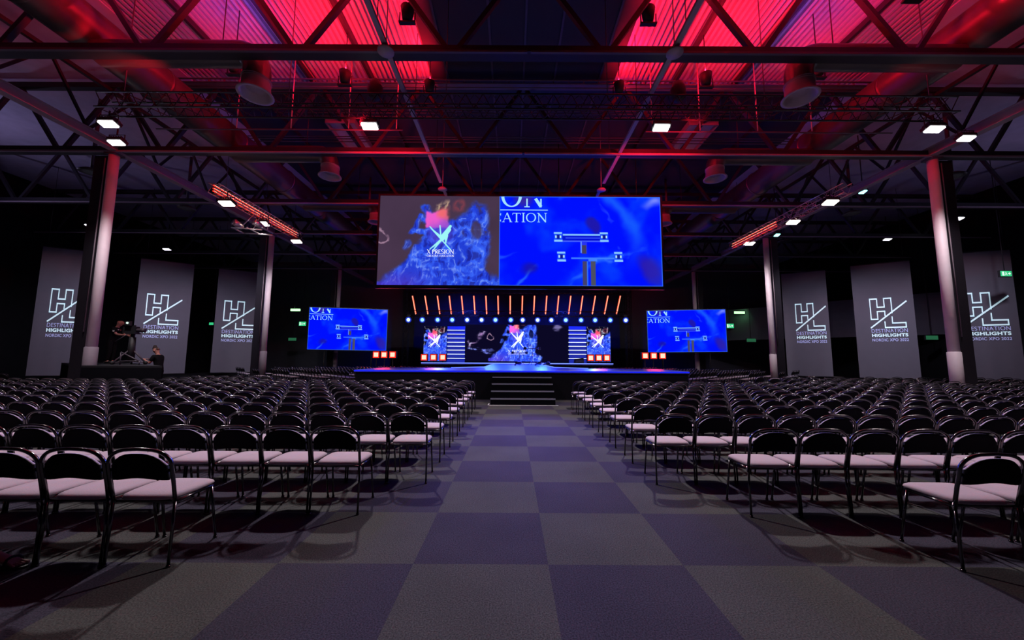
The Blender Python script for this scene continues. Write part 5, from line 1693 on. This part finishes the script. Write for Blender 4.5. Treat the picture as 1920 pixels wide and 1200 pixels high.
# seated person at the left edge: only the lower leg and foot enter the picture
t = thing('seated_person', 'person in black trousers seated at the left edge, bare foot on the floor', 'person', (-4.40, 2.93, 0))
def W(x, y, z): return Vector((x, y, z))
toe0 = P(44, 1030, 2.72)
heel = W(toe0.x - 0.20, 2.66, 0.035); ank = W(toe0.x - 0.17, 2.68, 0.095); ball = W(toe0.x - 0.045, 2.71, 0.030)
kneeR = W(-3.80, 2.60, 0.50); hipc = W(-4.40, 2.93, 0.57)
N = {'hip': (hipc, (0.15, 0.12)), 'waist': (hipc + W(-0.02, 0.0, 0.2), (0.14, 0.1)), 'chest': (hipc + W(-0.03, 0, 0.42), (0.16, 0.11)), 'neck': (hipc + W(0, 0, 0.60), 0.045), 'head': (hipc + W(0.03, 0, 0.72), (0.105, 0.085)), 'crown': (hipc + W(0.03, 0, 0.82), (0.10, 0.085)),
     'hR': (hipc + W(0.08, -0.12, 0), 0.085), 'kR': (kneeR, 0.058), 'aR': (ank, (0.034, 0.034)), 'heR': (heel, (0.032, 0.03)), 'mR': (ank.lerp(ball, 0.55) + W(0, 0, 0.0), (0.040, 0.032)), 'bR': (ball, (0.044, 0.018)),
     'hL': (hipc + W(0.08, 0.10, 0), 0.085), 'kL': (W(-4.60, 3.36, 0.5), 0.058), 'aL': (W(-4.72, 3.42, 0.1), 0.036), 'bL': (W(-4.72, 3.55, 0.03), (0.04, 0.02)),
     'sR': (hipc + W(-0.02, -0.19, 0.5), 0.055), 'eR': (hipc + W(0.08, -0.22, 0.24), 0.04), 'wR': (hipc + W(0.16, -0.05, 0.12), 0.028),
     'sL': (hipc + W(-0.02, 0.19, 0.5), 0.055), 'eL': (hipc + W(0.08, 0.22, 0.24), 0.04), 'wL': (hipc + W(0.10, 0.10, 0.12), 0.028)}
Eg = [('hip', 'waist'), ('waist', 'chest'), ('chest', 'neck'), ('neck', 'head'), ('head', 'crown'), ('hip', 'hR'), ('hR', 'kR'), ('kR', 'aR'), ('aR', 'heR'), ('aR', 'mR'), ('mR', 'bR'), ('hip', 'hL'), ('hL', 'kL'), ('kL', 'aL'), ('aL', 'bL'),
      ('chest', 'sR'), ('sR', 'eR'), ('eR', 'wR'), ('chest', 'sL'), ('sL', 'eL'), ('eL', 'wL')]
for i, (dy, L, r) in enumerate(((0.030, 0.050, 0.013), (0.012, 0.046, 0.010), (-0.003, 0.042, 0.009), (-0.017, 0.036, 0.0085), (-0.030, 0.030, 0.008))):
    q0 = ball + W(0.02, dy, -0.004); q1 = ball + W(0.02 + L, dy * 1.1, -0.012)
    N['t%da' % i] = (q0, r); N['t%db' % i] = (q1, r * 0.9); Eg += [('bR', 't%da' % i), ('t%da' % i, 't%db' % i)]
hand_nodes(N, Eg, 'wR', N['wR'][0], W(0.3, 0.9, -0.3), W(0, 0, -1), W(0, 1, 0)); hand_nodes(N, Eg, 'wL', N['wL'][0], W(0.3, -0.9, -0.3), W(0, 0, -1), W(0, -1, 0))
o = skin('body', N, Eg, M['skin']); o.parent = t; o.matrix_parent_inverse = pmi(t)
cuff = ank.lerp(kneeR, 0.16)
o = skin('trousers', {'hip': (hipc, (0.17, 0.14)), 'hR': (hipc + W(0.08, -0.10, 0), 0.10), 'kR': (kneeR, 0.082), 'mR': (kneeR.lerp(cuff, .5), .084), 'cR': (cuff, (0.066, 0.066)),
                  'hL': (hipc + W(0.08, 0.10, 0), 0.10), 'kL': (W(-4.60, 3.36, 0.5), 0.08), 'cL': (W(-4.71, 3.41, 0.16), 0.07)}, [('hip', 'hR'), ('hR', 'kR'), ('kR', 'mR'), ('mR', 'cR'), ('hip', 'hL'), ('hL', 'kL'), ('kL', 'cL')], M['cloth'])
o.parent = t; o.matrix_parent_inverse = pmi(t)
o = skin('sweater', {'hip': (hipc + W(0, 0, 0.02), (0.18, 0.15)), 'c': (hipc + W(-0.03, 0, 0.42), (0.19, 0.14)), 'n': (hipc + W(-0.01, 0, 0.56), (0.08, 0.08)), 'sR': (hipc + W(-0.02, -0.19, 0.5), 0.07), 'eR': (hipc + W(0.08, -0.22, 0.24), 0.055), 'wR': (hipc + W(0.14, -0.08, 0.13), 0.042),
                  'sL': (hipc + W(-0.02, 0.19, 0.5), 0.07), 'eL': (hipc + W(0.08, 0.22, 0.24), 0.055), 'wL': (hipc + W(0.09, 0.12, 0.13), 0.042)}, [('hip', 'c'), ('c', 'n'), ('c', 'sR'), ('sR', 'eR'), ('eR', 'wR'), ('c', 'sL'), ('sL', 'eL'), ('eL', 'wL')], M['cloth'])
o.parent = t; o.matrix_parent_inverse = pmi(t)
o = skin('hair', {'a': (hipc + W(-0.04, 0, 0.76), (0.09, 0.10)), 'b': (hipc + W(0.0, 0, 0.87), (0.09, 0.09))}, [('a', 'b')], M['hair']); o.parent = t; o.matrix_parent_inverse = pmi(t)
hd = hipc + W(0.03, 0, 0.75)
g = MB(); g.lathe([(0.001, 0.035), (0.012, 0.02), (0.016, -0.012), (0.001, -0.02)], hd + W(0.095, 0, -0.02), 8, axis=Vector((0.3, 0, 1))); g.build('nose', M['skin'], t)
g = MB(); g.tube([hd + W(0.088, -0.025, -0.065), hd + W(0.096, 0, -0.067), hd + W(0.088, 0.025, -0.065)], 0.006, 6); g.build('mouth', M['hair'], t)
for s_ in (-1, 1):
    g = MB(); g.lathe([(0.001, 0.008), (0.022, 0.006), (0.03, -0.004), (0.001, -0.008)], hd + W(-0.01, s_ * 0.082, -0.01), 10, axis=Vector((0, 1, 0))); g.build('ear', M['skin'], t)
    g = MB(); g.lathe([(0.001, 0.008), (0.009, 0.005), (0.010, -0.004), (0.001, -0.008)], hd + W(0.086, s_ * 0.032, 0.015), 8, axis=Vector((1, 0, 0))); g.build('eye', M['hair'], t)
# sandal
g = MB(); vs = []
sole = []
for k in range(20):
    a = 2 * PI * k / 20; x = math.cos(a); y = math.sin(a)
    c_ = heel.lerp(ball, 0.62); dx = (ball - heel).x
    sole.append((c_.x + x * 0.155, c_.y + y * (0.036 + 0.014 * (x > 0)) + 0.02 * x))
g.add([(x, y, 0.0) for x, y in sole] + [(x, y, 0.012) for x, y in sole], [tuple(reversed(range(20))), tuple(range(20, 40))] + [(i, (i + 1) % 20, 20 + (i + 1) % 20, 20 + i) for i in range(20)])
g.tube([ball + W(0.0, -0.055, 0.0), ball + W(-0.01, -0.03, 0.03), ball + W(-0.015, 0.0, 0.038), ball + W(-0.01, 0.035, 0.03), ball + W(0, 0.05, 0.0)], 0.009, 6)
o = g.build('sandal', M['black'], t)
bpy.context.view_layer.update()
